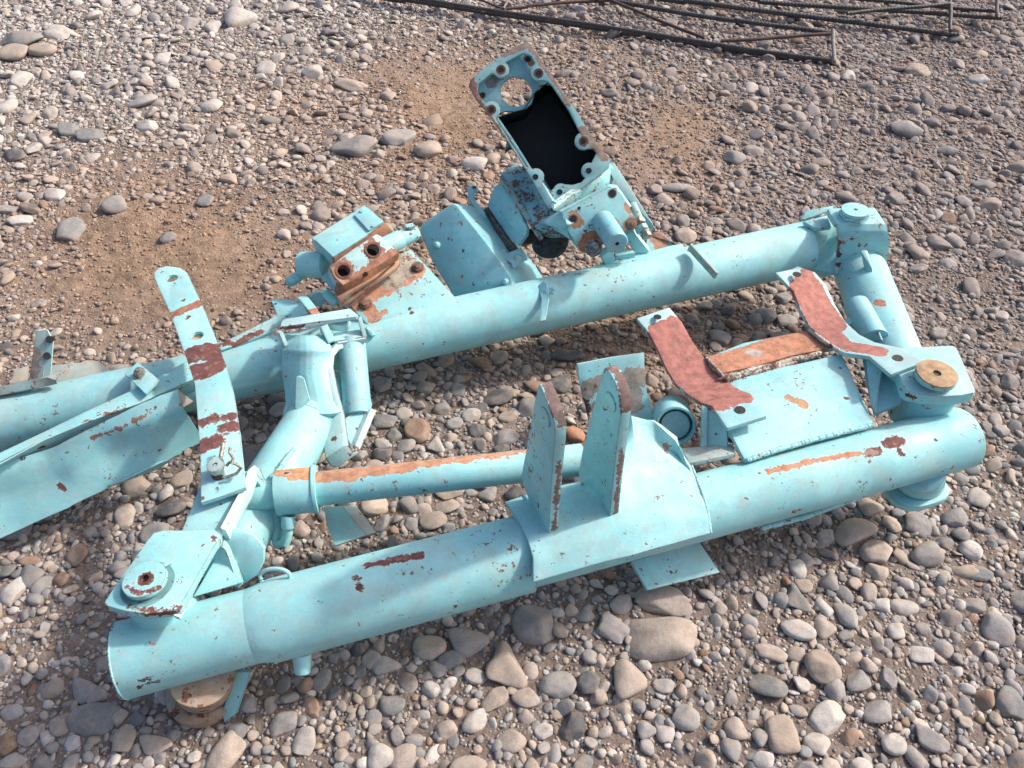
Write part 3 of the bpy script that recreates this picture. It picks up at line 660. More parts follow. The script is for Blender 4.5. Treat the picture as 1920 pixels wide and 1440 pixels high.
lg.loft([arcs(PZ(6, (418, 800, .128), (640, 405, .130), (738, 678, .035))), arcs(PZ(6, (210, 760, .128), (440, 385, .130), (540, 620, .035)))], .014)
lugo = lg.build('pivot_lug', lugm, M, bevel=.002)
EDGE_LATER = PZ(6, (400, 842, .118), (500, 640, .122), (605, 432, .126), (628, 405, .127))
# pale rounded web plate behind the lug
MB().slab(PZ(6, (600, 405, .115), (700, 405, .112), (790, 440, .105), (838, 500, .09), (835, 570, .07), (800, 640, .05), (742, 680, .035), (690, 600, .06), (640, 470, .10)), .012).build('web_plate', MP, M, bevel=.002)
MB().slab(PZ(6, (625, 505, .09), (485, 745, .062), (738, 672, .05), (700, 560, .08)), .010).build('inner_web', MPL, M)
wsh = MB().disc(npt(c0, .012), N, .036, .010, 48, hole=.008); wsh.disc(npt(c0, .003), N, .0095, .002, 16)
wo = wsh.build('pivot_washer', paint('paint_washer', patch(6, [(160, 700, .145), (230, 735, .145), (330, 700, .145)], .004, MAROON, 1.5) + patch(6, [(250, 655, .146)], .013, RUST, .5), edge=1.4), M, bevel=.002)
MB().weld(PZ(6, (290, 605, .135), (350, 585, .133), (385, 570, .132)), .004).build('weld_bead', MWELD, wo, bevel=0)
# tan foot under the left end
fc = G(395, 1300, .02)
ftm = paint('paint_tan_foot', patch(0, [(415, 1290, -.1), (408, 1318, -.12), (350, 1340, -.13)], .004, RUST, 1.5), base=(.27, .17, .095), dust=.8, grime=.85, chips=7., rough=.8)
fo = MB().tube([G(378, 1262, .125), G(386, 1280, .018)], [.058, .058], 48)
fo.disc(G(382, 1288, .020), (0, .02, 1), .071, .018, 48)
foo = fo.build('foot_pad', ftm, M, bevel=.003)
MB().slab([G(*Z(6, 772, 1120), .10), G(*Z(6, 700, 1330), .02), G(*Z(6, 640, 1375), .0), G(*Z(6, 632, 1325), .012), G(*Z(6, 690, 1120), .10)], .01).build('foot_rib', MPW, foo)

# ---- left side tube with its elbow, strut ends and hooks
la, lb = F(600, 765), F(418, 1052)
ld = unit(lb - la)
stm = paint('paint_side_tube', patch(12, [(900, 395, .06), (925, 440, .06)], .004, (.42, .22, .06), 1.) + patch(12, [(1010, 345, .06), (1050, 390, .06)], .005, (.36, .18, .06), 2.) + patch(12, [(1105, 340, .06), (1110, 375, .06)], .004, (.36, .18, .06), 1.2)
  + patch(12, [(800, 500, .06), (740, 600, .06), (640, 720, .06), (590, 820, .06)], .0035, (.06, .20, .23), 2.), chips=.6)
sb = MB().tube([la - ld * .02, la, lb], [.052, .059, .059], 64); sto = sb.build('left_side_tube', stm, M)
MB().weld(PZ(12, (820, 490, .061), (740, 590, .062), (690, 670, .062), (620, 740, .06), (585, 825, .055)), .006).build('weld_seam', MWELD, sto, bevel=0)
el = MB().tube([F(620, 722, -.02), F(612, 745, .0), la, la + ld * .05], [.045, .053, .0595, .060], 56); el.build('elbow', MPL, M)
# collar lip with hook on the lower end of the side tube
lip = F(505, 1000, -.01)
MB().tube(PZ(12, (600, 995, .03), (650, 1060, .02), (680, 1150, .0), (665, 1260, -.02), (680, 1340, -.03), (740, 1330, -.02), (770, 1240, .0), (740, 1150, .02)), [.010, .009, .010, .012, .012, .011, .010, .008], 14).build('hook', MPL, M, bevel=0)
MB().tube(PZ(12, (770, 1090, .03), (765, 1200, .01)), [.014, .013], 18, inner=.6).build('hook_boss', MPL, M)

# ---- rear left clevis around the rear tube
cvm = paint('paint_clevis', patch(11, [(890, 990, .06), (1000, 960, .06)], .0055, MAROON, 1.6) + patch(11, [(920, 1040, .05), (1000, 1110, .04)], .003, MAROON, 1.5), chips=1.3, edge=1.4)
cv = MB()
rows = []
for (y, l, r, h) in ((700, 745, 1110, .10), (770, 720, 1140, .10), (845, 700, 1165, .095), (900, 712, 1150, .085), (1050, 712, 1150, .065), (1200, 735, 1180, .045), (1330, 745, 1215, .03), (1440, 715, 1260, .02)):
    rows.append([F(*Z(11, l + (r - l) * t, y + (12 if 0 < t < 1 else 0) - 40 * t * (y > 1200)), h + .020 * math.sin(math.pi * t) + .012 * t) for t in np.linspace(0, 1, 9)])
cv.loft(rows, .012); clo = cv.build('clevis_web', cvm, M, bevel=.002)
# C plate: a bent flat bar standing on edge, its cut edge, coloured paler for sunlight, toward the viewer
pr = [(1275, 800, .10), (1215, 815, .10), (1160, 890, .095), (1150, 1000, .085), (1190, 1200, .06), (1250, 1420, .03)]
pr2 = [(1290, 460, .01), (1330, 515, -.005), (1358, 524, -.008), (1385, 500, -.005), (1540, 130, .02)]
e1 = PZ(11, *pr) + [F(*Z(12, x, y), h) for x, y, h in pr2]
def edgeplate(path, wdir, width, t):
    """flat bar bent along path; the drawn side is its narrow edge"""
    P = [np.asarray(p, float) for p in path]; m = MB(); L = []; R = []
    for i, p in enumerate(P):
        d = unit(P[min(i + 1, len(P) - 1)] - P[max(i - 1, 0)]); v = unit(CAM - p); s_ = unit(np.cross(d, v)); L.append(p + s_ * t / 2); R.append(p - s_ * t / 2)
    n = len(P); V = L + R + [p + wdir * width for p in L] + [p + wdir * width for p in R]; f = []
    for i in range(n - 1): f += [[i, i + 1, n + i + 1, n + i], [2 * n + i, 3 * n + i, 3 * n + i + 1, 2 * n + i + 1], [i, 2 * n + i, 2 * n + i + 1, i + 1], [n + i, n + i + 1, 3 * n + i + 1, 3 * n + i]]
    f += [[0, n, 3 * n, 2 * n], [n - 1, 3 * n - 1, 4 * n - 1, 2 * n - 1]]
    m.add(V, f); return m
wd_ = unit(-XH * .8 - N * .45)
edgeplate(e1, wd_, .05, .014).build('clevis_edge_plate', paint('paint_sunlit_clevis_edge', chips=1.2, edge=1.6, base=(.50, .70, .70)), clo, bevel=.0015)
MB().slab([F(*Z(12, x, y), h) for x, y, h in ((1240, 250, .02), (1350, 500, -.012), (1530, 125, .012), (1440, 80, .015))], .012).build('clevis_floor', MP, clo)
MB().tube([F(*Z(11, 1345, 760), .085), F(*Z(12, 1395, 190), .0)], [.031, .033], 40).build('pivot_barrel', paint('paint_barrel', base=(.27, .55, .58), chips=.5), M)
MB().slab([F(*Z(11, x, y), h) for x, y, h in ((1385, 790, .08), (1420, 900, .07), (1480, 1200, .035), (1510, 1340, .01), (1470, 1400, .0), (1440, 1200, .03), (1370, 900, .07))], .01).build('clevis_back_plate', MPW, M)
MB().slab([F(*Z(12, x, y), h) for x, y, h in ((1215, 290, .0), (1250, 300, .0), (1300, 510, -.03), (1100, 500, -.05))], .01).build('gusset', MPL, M)
# small upright fin on the elbow
MB().slab(PZ(11, (840, 1080, .10), (880, 1075, .10), (905, 1100, .10), (960, 1290, .07), (870, 1390, .055), (830, 1370, .06)), .010).build('fin', MPW, M)

edgeplate(EDGE_LATER, -N, .010, .010).build('lug_edge', paint('paint_sunlit_lug_edge', chips=.8, edge=1., base=(.50, .70, .70)), lugo, bevel=.0015)  # paler base paints sunlight onto the lug edge

# ---- latch frame on top of the clevis
lt = MB()
lt.slab(PZ(11, (695, 640, .145), (712, 585, .145), (740, 565, .145), (1325, 470, .15), (1400, 530, .15), (1380, 548, .15), (1040, 590, .147)), N * -.010)
lt.loft([PZ(11, (690, 648, .143), (1040, 598, .145), (1385, 540, .148)), PZ(11, (690, 675, .135), (1040, 628, .137), (1385, 575, .14))], .006)
lt.bar(F(*Z(11, 1410, 545), .14), F(*Z(11, 1460, 735), .10), .010, .016)
lt.bar(F(*Z(11, 1470, 745), .10), F(*Z(11, 1215, 790), .10), .014, .012)
lt.bar(F(*Z(11, 1440, 700), .105), F(*Z(11, 1180, 740), .105), .03, .006)
lt.bar(F(*Z(11, 690, 680), .14), F(*Z(11, 740, 800), .105), .010, .018)
lt.bar(F(*Z(11, 1120, 600), .12), F(*Z(11, 1310, 620), .12), .03, .02)
lt.build('latch_frame', paint('paint_latch', patch(11, [(700, 660, .14), (900, 632, .14)], .0035, MAROON, 1.5) + patch(11, [(1030, 590, .15), (1050, 590, .15)], .004, MAROON), chips=2.2, edge=2., base=(.46, .68, .70)), M)
a, b = F(*Z(11, 1090, 640), .13), F(*Z(11, 1160, 790), .105)
MB().bar(a, b, .018, .028).build('latch_tube', MPW, M)
d_ = unit(b - a); MB().disc(b + d_ * .0008, d_, .0075, .001, 16).build('latch_tube_bore', MBLACK, M, bevel=0)
MB().loft([PZ(11, (850, 370, .15), (880, 400, .155), (960, 500, .15), (990, 540, .145)), PZ(11, (930, 350, .15), (960, 380, .155), (1030, 470, .15), (1055, 515, .145))], .008).build('curved_strap', paint('paint_curved_strap', patch(11, [(970, 495, .15), (1010, 490, .15)], .007, PRIMER), chips=1.), M)
MB().tube(PZ(11, (950, 400, .05), (1110, 340, .04)), .016, 24).build('linkage_rod', MPL, M)
MB().disc(F(*Z(11, 1040, 390), .085), unit(CAM - F(600, 560)), .017, .012, 28).build('linkage_pin', MPL, M)
MB().slab(PZ(11, (615, 395, .10), (640, 385, .10), (850, 400, .10), (900, 430, .10), (950, 520, .10), (690, 590, .09), (640, 480, .095)), .006, [circ(F(*Z(11, 652, 432), .1), XH, YH, .004, 12)]).build('shield_plate', MP, M)
blm = paint('paint_blade', patch(11, [(170, 800, .08), (300, 785, .085), (400, 740, .085), (520, 680, .085)], .0075, MAROON, 1.5), chips=2., grime=.5)
MB().loft([PZ(11, (150, 790, .085), (400, 670, .095), (660, 540, .10), (800, 520, .10)), PZ(11, (165, 850, .08), (400, 770, .08), (640, 650, .08), (700, 620, .085))], .006).build('guard_blade', blm, M)
MB().loft([PZ(11, (165, 850, .078), (400, 775, .078), (660, 655, .078)), PZ(11, (190, 915, .05), (400, 800, .06), (660, 690, .068))], .005).build('guard_blade', MPL, M)

# ---- rear tube
ra, rb = F(-420, 888, -.01), F(1506, 465, .028)
rtm = paint('paint_rear_tube', patch(4, [(740, 330, .08), (800, 320, .08), (850, 335, .075)], .020, (.42, .22, .11), .8) + patch(4, [(880, 350, .07), (925, 335, .07)], .022, (.33, .27, .2), .8)
  + patch(4, [(295, 405, .07)], .009, PRIMER) + patch(4, [(515, 360, .075)], .008, PRIMER) + patch(4, [(210, 465, .06)], .006, PRIMER)
  + patch(2, [(1060, 1095, .067), (1130, 1080, .067)], .009, MAROON) + patch(2, [(1050, 1140, .065), (1065, 1125, .065)], .012, (.42, .42, .38), .8) + patch(2, [(880, 1265, .05)], .006, (.03, .04, .05), .6)
  + patch(13, [(810, 890, .03)], .007, RUST), chips=1.1, grime=.25, dust=.4)
rto = MB().tube([ra, rb], [.066, .0725], 72).build('rear_tube', rtm, M)

# ---- rear right corner
cz = lambda *p: [F(*Z(14, x, y), h) for x, y, h in p]
cb = MB().slab(cz((120, 270, .10), (165, 330, .095), (195, 430, .07), (205, 560, .04), (180, 690, 0), (300, 760, -.02), (430, 740, .0), (430, 300, .09), (340, 215, .11)), .09)
cbo = cb.build('corner_block', paint('paint_corner', patch(14, [(350, 600, .04), (340, 720, .02)], .005, MAROON, 1.6), chips=1.), M, bevel=.004)
MB().slab(cz((125, 262, .115), (340, 208, .12), (378, 312, .112), (238, 330, .108)), .012).build('block_cap', MPL, cbo, bevel=.002)
MB().slab(cz((105, 240, .10), (155, 165, .115), (395, 122, .12), (400, 150, .115), (150, 245, .10)), .012).build('rear_rib', MP, cbo)
hm = paint('paint_rear_lug', patch(14, [(480, 440, .09), (495, 385, .1)], .008, PRIMER) + patch(14, [(430, 300, .11), (450, 450, .09), (440, 560, .05)], .004, MAROON, 1.6) + patch(14, [(640, 490, .08), (700, 500, .08)], .007, MAROON, 1.3)
   + patch(14, [(450, 660, .02), (440, 700, .0)], .008, MAROON) + patch(14, [(560, 425, .1), (590, 430, .1)], .005, MAROON, 2.) + patch(14, [(825, 465, .07)], .006, MAROON), chips=1.3)
hd = MB().loft([cz((345, 150, .145), (385, 225, .145), (425, 285, .142), (440, 350, .125), (440, 480, .08), (420, 620, .03), (400, 740, .0)),
    cz((560, 140, .145), (590, 220, .146), (630, 285, .143), (650, 350, .127), (655, 480, .08), (640, 620, .035), (630, 745, .01)),
    cz((768, 140, .14), (830, 230, .14), (868, 290, .137), (888, 360, .12), (902, 480, .08), (880, 620, .03), (860, 740, .0))], .016)
hdo = hd.build('rear_lug', hm, M, bevel=.003)
nb = F(*Z(14, 582, 205), .150); nn_ = N
bo = MB().disc(npt(nb, .006), nn_, .038, .012, 6); bo.disc(npt(nb, .016), nn_, .036, .009, 40, hole=.005); bo.tube([npt(nb, -.01), npt(nb, -.004)], [.038, .036], 40)
bo.build('pivot_nut', MP, M, bevel=.002)
MB().slab(cz((640, 530, .10), (685, 530, .10), (745, 690, .07), (738, 785, .045), (690, 770, .04)), .012).build('fin', MPW, M)
# right side tube, half sleeve and plug
sa_, sb_ = F(*Z(14, 640, 720), -.005), F(1702, 735, .0)
MB().tube([sa_, sb_], [.0675, .062], 64).build('right_side_tube', paint('paint_right_side_tube', patch(14, [(800, 985, .06), (840, 1010, .06)], .010, PRIMER, .7), chips=.6, base=(.295, .605, .63)), M)
sv = MB().tube(cz((600, 1020, .045), (770, 1330, .045)), [.031, .031], 40); sv.weld(cz((700, 1010, .07), (760, 1150, .07), (830, 1340, .065)), .004)
sv.build('half_sleeve', paint('paint_sleeve', base=(.27, .57, .62), chips=.7), M)
MB().tube(cz((545, 1170, .03), (560, 1230, .03)), .016, 24).build('side_plug', MPL, M)

# ---- right front corner
rl = lambda *p: [F(*Z(7, x, y), h) for x, y, h in p]
c1 = F(*Z(7, 1552, 330), .118)
lm = paint('paint_right_lug', patch(7, [(1385, 430, .115), (1420, 435, .112)], .007, RUST, 1.2), chips=.8, base=(.295, .605, .63))
rlo = MB().slab(rl((1190, 200, .125), (1250, 160, .125), (1640, 142, .125), (1665, 165, .125), (1692, 222, .125), (1768, 398, .125), (1762, 408, .125), (1690, 422, .125), (1600, 428, .125), (1480, 422, .125), (1385, 400, .125), (1362, 380, .125), (1335, 300, .125), (1250, 230, .125)), -N * .028).build('pivot_lug', lm, M, bevel=.003)
wsh = MB().disc(npt(F(*Z(7, 1552, 300), .148), 0), N, .041, .013, 48, hole=.008); wo = wsh.build('pivot_washer', paint('paint_right_washer', base=(.26, .55, .58)), M)
tp = MB().disc(npt(F(*Z(7, 1552, 298), .151), 0), unit(N + [.05, -.05, 0]), .0405, .004, 48, hole=.0085); tp.build('washer_face', plain('bare_tan_washer', (.43, .29, .17), (.27, .17, .10), scale=60., bump=.3), wo, bevel=.001)
MB().disc(npt(F(*Z(7, 1552, 300), .1475), 0), N, .009, .001, 16).build('bolt_bore', MBLACK, wo, bevel=0)
cc_ = F(*Z(7, 1545, 330), .118); MB().tube([npt(cc_, -.01), npt(cc_, -.055), npt(cc_, -.08), npt(cc_, -.11)], [.054, .055, .060, .066], 56).build('pivot_stub', paint('paint_right_stub', patch(7, [(1410, 520, .09), (1445, 510, .09)], .005, MAROON, 1.3) + patch(7, [(1490, 615, .067), (1555, 620, .067)], .007, MAROON, 1.2), base=(.295, .605, .63), chips=.7), M)
MB().slab(rl((1130, 215, .10), (1225, 250, .10), (1240, 275, .10), (1195, 530, .06), (1170, 430, .07)), .012).build('web_plate', MP, M)
MB().slab(rl((1235, 262, .095), (1345, 300, .105), (1372, 400, .09), (1345, 470, .07), (1198, 532, .055)), .010).build('inner_web', MPL, M)
lc = F(*Z(7, 1450, 840), -.03)
lf = MB().tube([lc, F(*Z(7, 1448, 905), -.115)], [.052, .052], 48)
oo = []
for k in range(40):
    t = 2 * math.pi * k / 40; e = 2.8; cx = abs(math.cos(t)) ** (2 / e) * np.sign(math.cos(t)); cy = abs(math.sin(t)) ** (2 / e) * np.sign(math.sin(t))
    oo.append(F(*Z(7, 1430, 935), -.105) + XH * cx * .070 + YH * cy * .052)
lf.slab(oo, -N * .015); lf.build('foot_flange', MP, M, bevel=.003)

# ---- saddle brackets with bare red primer
def saddle(L, R, nm, m, hole):
    a = [F(*Z(4, x, y), h) for x, y, h in L]; b = [F(*Z(4, x, y), h) for x, y, h in R]
    o = MB().loft([a, [(p + q) / 2 for p, q in zip(a, b)], b], .0095).build(nm, m, M, bevel=.0015)
    for (x, y, h, rx) in hole:
        c = F(*Z(4, x, y), h + .0012); MB().disc(c, N, rx, .0012, 24).build('bolt_hole', MBLACK, o, bevel=0)
    return o
L = [(38, 622, .125), (105, 702, .105), (150, 790, .085), (190, 880, .07), (240, 960, .068), (300, 1012, .08), (370, 1055, .10), (425, 1072, .115), (503, 1188, .12)]
R = [(205, 565, .125), (270, 640, .105), (322, 735, .085), (375, 812, .07), (430, 885, .068), (500, 945, .08), (570, 990, .10), (622, 1008, .115), (706, 1125, .12)]
RED = (.37, .15, .125)
def redrun(L, R, h, i0, i1, r):
    out = []
    for w_ in (.22, .5, .78):
        q = [(l[0] * (1 - w_) + k[0] * w_, l[1] * (1 - w_) + k[1] * w_, l[2]) for l, k in zip(L[i0:i1], R[i0:i1])]; out += patch(4, q, r, RED, .45)
    return out
sm1 = paint('paint_saddle_one', redrun(L, R, .1, 1, 8, .023), chips=.8, edge=1.2, base=(.30, .56, .60))
saddle(L, R, 'saddle_strap', sm1, [(145, 614, .125, .009), (570, 1092, .118, .011)])
L2 = [(750, 387, .16), (845, 482, .14), (880, 575, .12), (930, 665, .10), (1000, 735, .10), (1060, 778, .11), (1110, 800, .12), (1235, 818, .13), (1345, 912, .135)]
R2 = [(878, 360, .16), (955, 385, .14), (1012, 450, .12), (1052, 540, .10), (1112, 640, .10), (1182, 705, .11), (1262, 745, .12), (1400, 775, .13), (1530, 842, .135)]
sm2 = paint('paint_saddle_two', redrun(L2, [(r[0] - 20, r[1], r[2]) for r in R2], .1, 1, 5, .021) + patch(4, [(1080, 740, .11), (1150, 765, .12), (1280, 785, .13)], .022, RED, .45) + patch(4, [(1000, 640, .10), (1060, 720, .105)], .022, RED, .45), chips=.8, edge=1.2, base=(.32, .55, .58))
saddle(L2, R2, 'saddle_strap', sm2, [(862, 395, .16, .010), (1382, 826, .132, .011)])
cbm = paint('paint_cross_bar', patch(4, [(430, 870, .085), (600, 830, .085), (800, 770, .085), (1040, 720, .085)], .044, (.47, .215, .13), .4) + patch(4, [(620, 790, .085), (650, 800, .085)], .012, (.45, .38, .35)), chips=1.5, edge=1.5)
xb = MB().loft([PZ(4, (395, 825, .075), (590, 748, .078), (760, 715, .08), (930, 682, .085)), PZ(4, (470, 905, .088), (640, 870, .09), (840, 812, .09), (1060, 770, .095))], .010)
xbo = xb.build('cross_bar', cbm, M)
w = MB(); w.weld(PZ(4, (480, 925, .086), (560, 912, .088), (640, 885, .087), (740, 868, .089), (840, 835, .089), (920, 822, .091), (985, 800, .092)), .008); w.weld(PZ(4, (500, 940, .086), (640, 902, .086), (760, 875, .088), (860, 850, .088)), .006); w.weld(PZ(4, (395, 825, .072), (430, 860, .078), (470, 905, .086), (490, 925, .088)), .004); w.weld(PZ(4, (925, 680, .09), (1000, 740, .10), (1080, 790, .11)), .006)
w.build('weld_bead', paint('paint_weld_orange', base=(.46, .44, .38), chips=8., edge=.3, grime=.6), xbo, bevel=0)
cpm = paint('paint_cover', patch(4, [(820, 1035, .08), (895, 1070, .08)], .009, (.50, .27, .15), 1.1) + patch(4, [(610, 1310, .06)], .005, RUST) + patch(4, [(645, 1000, .10), (680, 1080, .1)], .0025, RUST, 2.), chips=.7, base=(.295, .605, .63))
cp = MB().loft([PZ(4, (520, 935, .085), (700, 890, .088), (900, 850, .092), (1065, 812, .095), (1088, 812, .095)),
    PZ(4, (515, 1100, .088), (720, 1020, .086), (920, 950, .086), (1105, 930, .085), (1140, 920, .085)),
    PZ(4, (512, 1195, .090), (740, 1130, .082), (960, 1080, .078), (1170, 1050, .072), (1200, 1045, .072)),
    PZ(4, (598, 1357, .068), (760, 1290, .068), (960, 1240, .067), (1180, 1185, .067), (1252, 1165, .066))], .010, dent=.003)
cpo = cp.build('cover_plate', cpm, M)
w = MB().weld(PZ(4, (605, 1352, .07), (760, 1300, .07), (960, 1245, .068), (1250, 1170, .067)), .006); w.weld(PZ(4, (1088, 812, .09), (1252, 1165, .066)), .0025); w.build('weld_bead', MWELD, cpo, bevel=0)
MB().slab(PZ(4, (372, 1068, .105), (405, 1080, .105), (400, 1280, .055), (365, 1285, .055)), .010).build('saddle_leg', MP, M)
MB().slab(PZ(4, (395, 1085, .10), (500, 1150, .10), (505, 1290, .06), (390, 1280, .05)), .010).build('saddle_leg', MPL, M)
MB().slab(PZ(4, (1215, 825, .115), (1300, 880, .115), (1260, 1110, .065), (1240, 1060, .07)), .010).build('saddle_leg', MP, M)
MB().slab(PZ(4, (265, 1290, .05), (530, 1268, .06), (545, 1320, .068), (310, 1368, .067)), .008).build('filler_strip', MDUSTY, M)

# ---- hood over the front tube with the two upright ears
q5 = lambda *p: [F(*Z(5, x, y), h) for x, y, h in p]
hdm = paint('paint_hood', patch(5, [(1050, 590, .10), (1080, 650, .10)], .008, (.33, .22, .18), .8) + patch(5, [(780, 1070, .05)], .008, (.38, .22, .08), 1.5) + patch(5, [(618, 1235, .01)], .009, (.38, .22, .08), 1.8)
   + patch(5, [(355, 1265, .02)], .005, (.38, .22, .08), 1.5) + patch(5, [(300, 1310, .01), (300, 1345, 0)], .008, RUST, 1.2) + patch(5, [(900, 1160, .02), (950, 1150, .02)], .008, (.36, .3, .27), 1.3) + patch(5, [(590, 1000, .08)], .005, PRIMER), chips=.9, edge=1.2, base=(.295, .605, .63))
H = MB().loft([q5((140, 905, .035), (155, 925, .06), (200, 985, .078), (270, 1120, .080), (300, 1220, .072), (300, 1355, .045)),
    q5((300, 850, .035), (315, 880, .065), (360, 960, .082), (420, 1060, .084), (450, 1170, .074), (460, 1308, .045)),
    q5((560, 785, .035), (575, 815, .07), (600, 890, .088), (650, 1000, .086), (680, 1090, .075), (700, 1240, .045)),
    q5((770, 560, .11), (775, 640, .12), (780, 760, .11), (790, 900, .09), (830, 1030, .076), (850, 1205, .045)),
    q5((850, 418, .155), (868, 540, .135), (888, 700, .105), (910, 860, .085), (935, 1000, .075), (960, 1173, .045)),
    q5((980, 452, .14), (1000, 560, .105), (1025, 690, .085), (1040, 840, .080), (1060, 980, .073), (1080, 1140, .044)),
    q5((1095, 555, .115), (1110, 640, .080), (1140, 740, .076), (1160, 860, .075), (1175, 980, .064), (1190, 1108, .042)),
    q5((1190, 705, .070), (1215, 770, .072), (1245, 850, .070), (1270, 930, .066), (1288, 1000, .056), (1296, 1080, .040))], .011, dent=.0012)
hoo = H.build('hood_plate', hdm, M, bevel=.002)
w = MB().weld(q5((1190, 700, .07), (1250, 850, .07), (1280, 950, .060), (1300, 1080, .038)), .0035); w.build('weld_bead', MWELD, hoo, bevel=0)
edm = lambda n, p: paint(n, p, chips=1.1, edge=1.4, base=(.27, .585, .62))
def ear(front, back, outline, t, nm, hole):
    A, B = F(*Z(5, *front[:2]), front[2]), F(*Z(5, *back[:2]), back[2]); nrm = unit(np.cross(B - A, N))
    if nrm @ XH < 0: nrm = -nrm
    pts = [on(*Z(5, x, y), A, nrm) for x, y in outline]
    top = [p_ + nrm * t * .6 for p_ in pts]; RE = (.20, .135, .125)
    m = edm(nm, [(top[i], top[i + 1], .0105, RE, 1.3) for i in range(4, 8)] + [(top[i], top[i + 1], .004, RE, 1.4) for i in range(0, 2)])
    o = MB().slab(pts, nrm * t).build('ear_plate', m, M, bevel=.002)
    0 and print('ear heights', [round(float((p - A) @ N), 3) for p in pts], 'depth', [round(float((p - A) @ unit(B - A)), 3) for p in pts])
    cx, cy, r = hole; c = on(*Z(5, cx, cy), A, nrm); u = unit(B - A)
    MB().disc(c - nrm * .002, -nrm, r, .004, 28).build('pin_boss', MPW, o)
    MB().weld([F(*Z(5, *front[:2]), front[2] + .003) - nrm * .003, F(*Z(5, *back[:2]), back[2] + .003) - nrm * .003], .0045).build('weld_bead', MWELD, o, bevel=0)
ear((383, 1140, .045), (250, 860, .06), [(383, 1145), (392, 940), (408, 690), (420, 560), (422, 480), (405, 400), (375, 330), (345, 262), (333, 240), (310, 330), (285, 470), (262, 600), (232, 760), (240, 800), (290, 930)], .020, 'paint_ear_one', (372, 425, .017))
ear((722, 1045, .05), (575, 800, .065), [(722, 1055), (742, 840), (765, 620), (782, 480), (795, 390), (790, 320), (765, 240), (725, 170), (700, 150), (685, 185), (650, 330), (610, 470), (575, 620), (555, 740), (560, 790), (600, 850)], .020, 'paint_ear_two', (735, 340, .018))

# ---- cross strut
sa, sb2 = F(520, 925, .055), F(1092, 862, .02)
sdir = unit(sb2 - sa)
som = paint('paint_strut', patch(12, [(1060, 690, .09), (1250, 680, .09), (1600, 640, .085), (1910, 590, .078)], .021, (.50, .25, .15), .9) + patch(0, [(780, 865, .078), (1000, 835, .066)], .016, (.50, .25, .15), .9)
   + patch(12, [(1525, 820, .06)], .009, (.16, .10, .12), .8) + patch(0, [(900, 888, .07), (910, 897, .07)], .004, RUST, 2.2), chips=1., edge=.8)
MB().tube([sa + sdir * .07, sb2], [.0345, .0345], 48).build('cross_strut', som, M)
scm = paint('paint_collar', patch(12, [(720, 700, .09), (860, 700, .095), (980, 690, .095)], .021, (.52, .27, .14), .5) + patch(12, [(755, 735, .09)], .007, RUST, .8) + patch(12, [(700, 800, .085)], .007, PRIMER, 1.2), chips=.8)
cl = MB().tube([sa - sdir * .002, sa + sdir * .078], [.046, .046], 56); co_ = cl.build('strut_collar', scm, M, bevel=.003)
MB().tube([sa + sdir * .071, sa + sdir * .079], [.049, .049], 56).build('collar_ring', MPW, co_, bevel=.0015)
MB().tube(PZ(12, (740, 1045, .03), (820, 1040, .03)), .004, 10).build('weld_bead', MWELD, co_, bevel=0)
MB().tube([sa - sdir * .085, sa], [.030, .031], 40).build('strut_shaft', MP, M)
MB().slab(PZ(12, (1085, 1010, -.03), (1255, 1000, -.03), (1475, 1265, -.06), (1190, 1360, -.06), (1120, 1180, -.05)), .008).build('lower_gusset', MPL, M)
MB().slab(PZ(12, (1255, 1000, -.03), (1380, 990, -.045), (1565, 1240, -.07), (1475, 1268, -.06)), .008).build('lower_gusset', paint('paint_gusset_dusty', grime=.6, dust=.8, base=(.2, .42, .45)), M)

# ---- upper left link plate holding the flat strap
lp = MB()
lp.loft([arcs(PZ(6, (612, 425, .118), (775, 90, .13), (850, 190, .075)) ), arcs(PZ(6, (430, 415, .118), (545, 130, .13), (640, 160, .075)))], .012)
lp.build('link_plate', MP, M, bevel=.002)
edgeplate([F(*Z(12, x, y), h) for x, y, h in ((180, 1210, .135), (290, 1000, .135), (385, 830, .135), (430, 690, .135), (465, 655, .13), (500, 680, .12), (540, 770, .09), (610, 830, .07))], -N, .03, .010).build('link_plate_edge', paint('paint_sunlit_link_edge', chips=.6, edge=1., base=(.50, .70, .70)), M, bevel=.0015)  # sunlight on this edge is put into its paler base
MB().tube([F(*Z(12, 330, 1060), .03), F(*Z(12, 385, 1010), .045)], [.042, .036], 36).build('strut_socket', MPL, M)
# flat strap pinned to it
z1 = lambda *p: [F(*Z(1, x, y), h) for x, y, h in p]
skm = paint('paint_flat_strap', patch(1, [(880, 308, .17), (955, 272, .17), (1030, 245, .17)], .012, (.30, .13, .085), .6)
   + patch(1, [(985, 510, .165), (1060, 490, .165), (1130, 500, .165)], .027, MAROON, .5) + patch(1, [(1010, 590, .165), (1070, 580, .165), (1110, 560, .165)], .026, MAROON, .5)
   + patch(1, [(1035, 800, .15), (1090, 775, .15)], .004, MAROON, 1.4) + patch(1, [(1040, 875, .15), (1120, 850, .15), (1200, 840, .15)], .013, MAROON, 1.2) + patch(1, [(1160, 895, .15), (1215, 880, .15)], .017, MAROON, 1.2)
   + patch(1, [(1045, 985, .15), (1120, 955, .15)], .018, MAROON, 1.), chips=1.6, edge=1.3, base=(.295, .605, .63))
hs = [circ(F(*Z(1, 883, 115), .172), XH, YH, .0150, 20), circ(F(*Z(1, 1012, 410), .168), XH, YH, .0145, 20)]
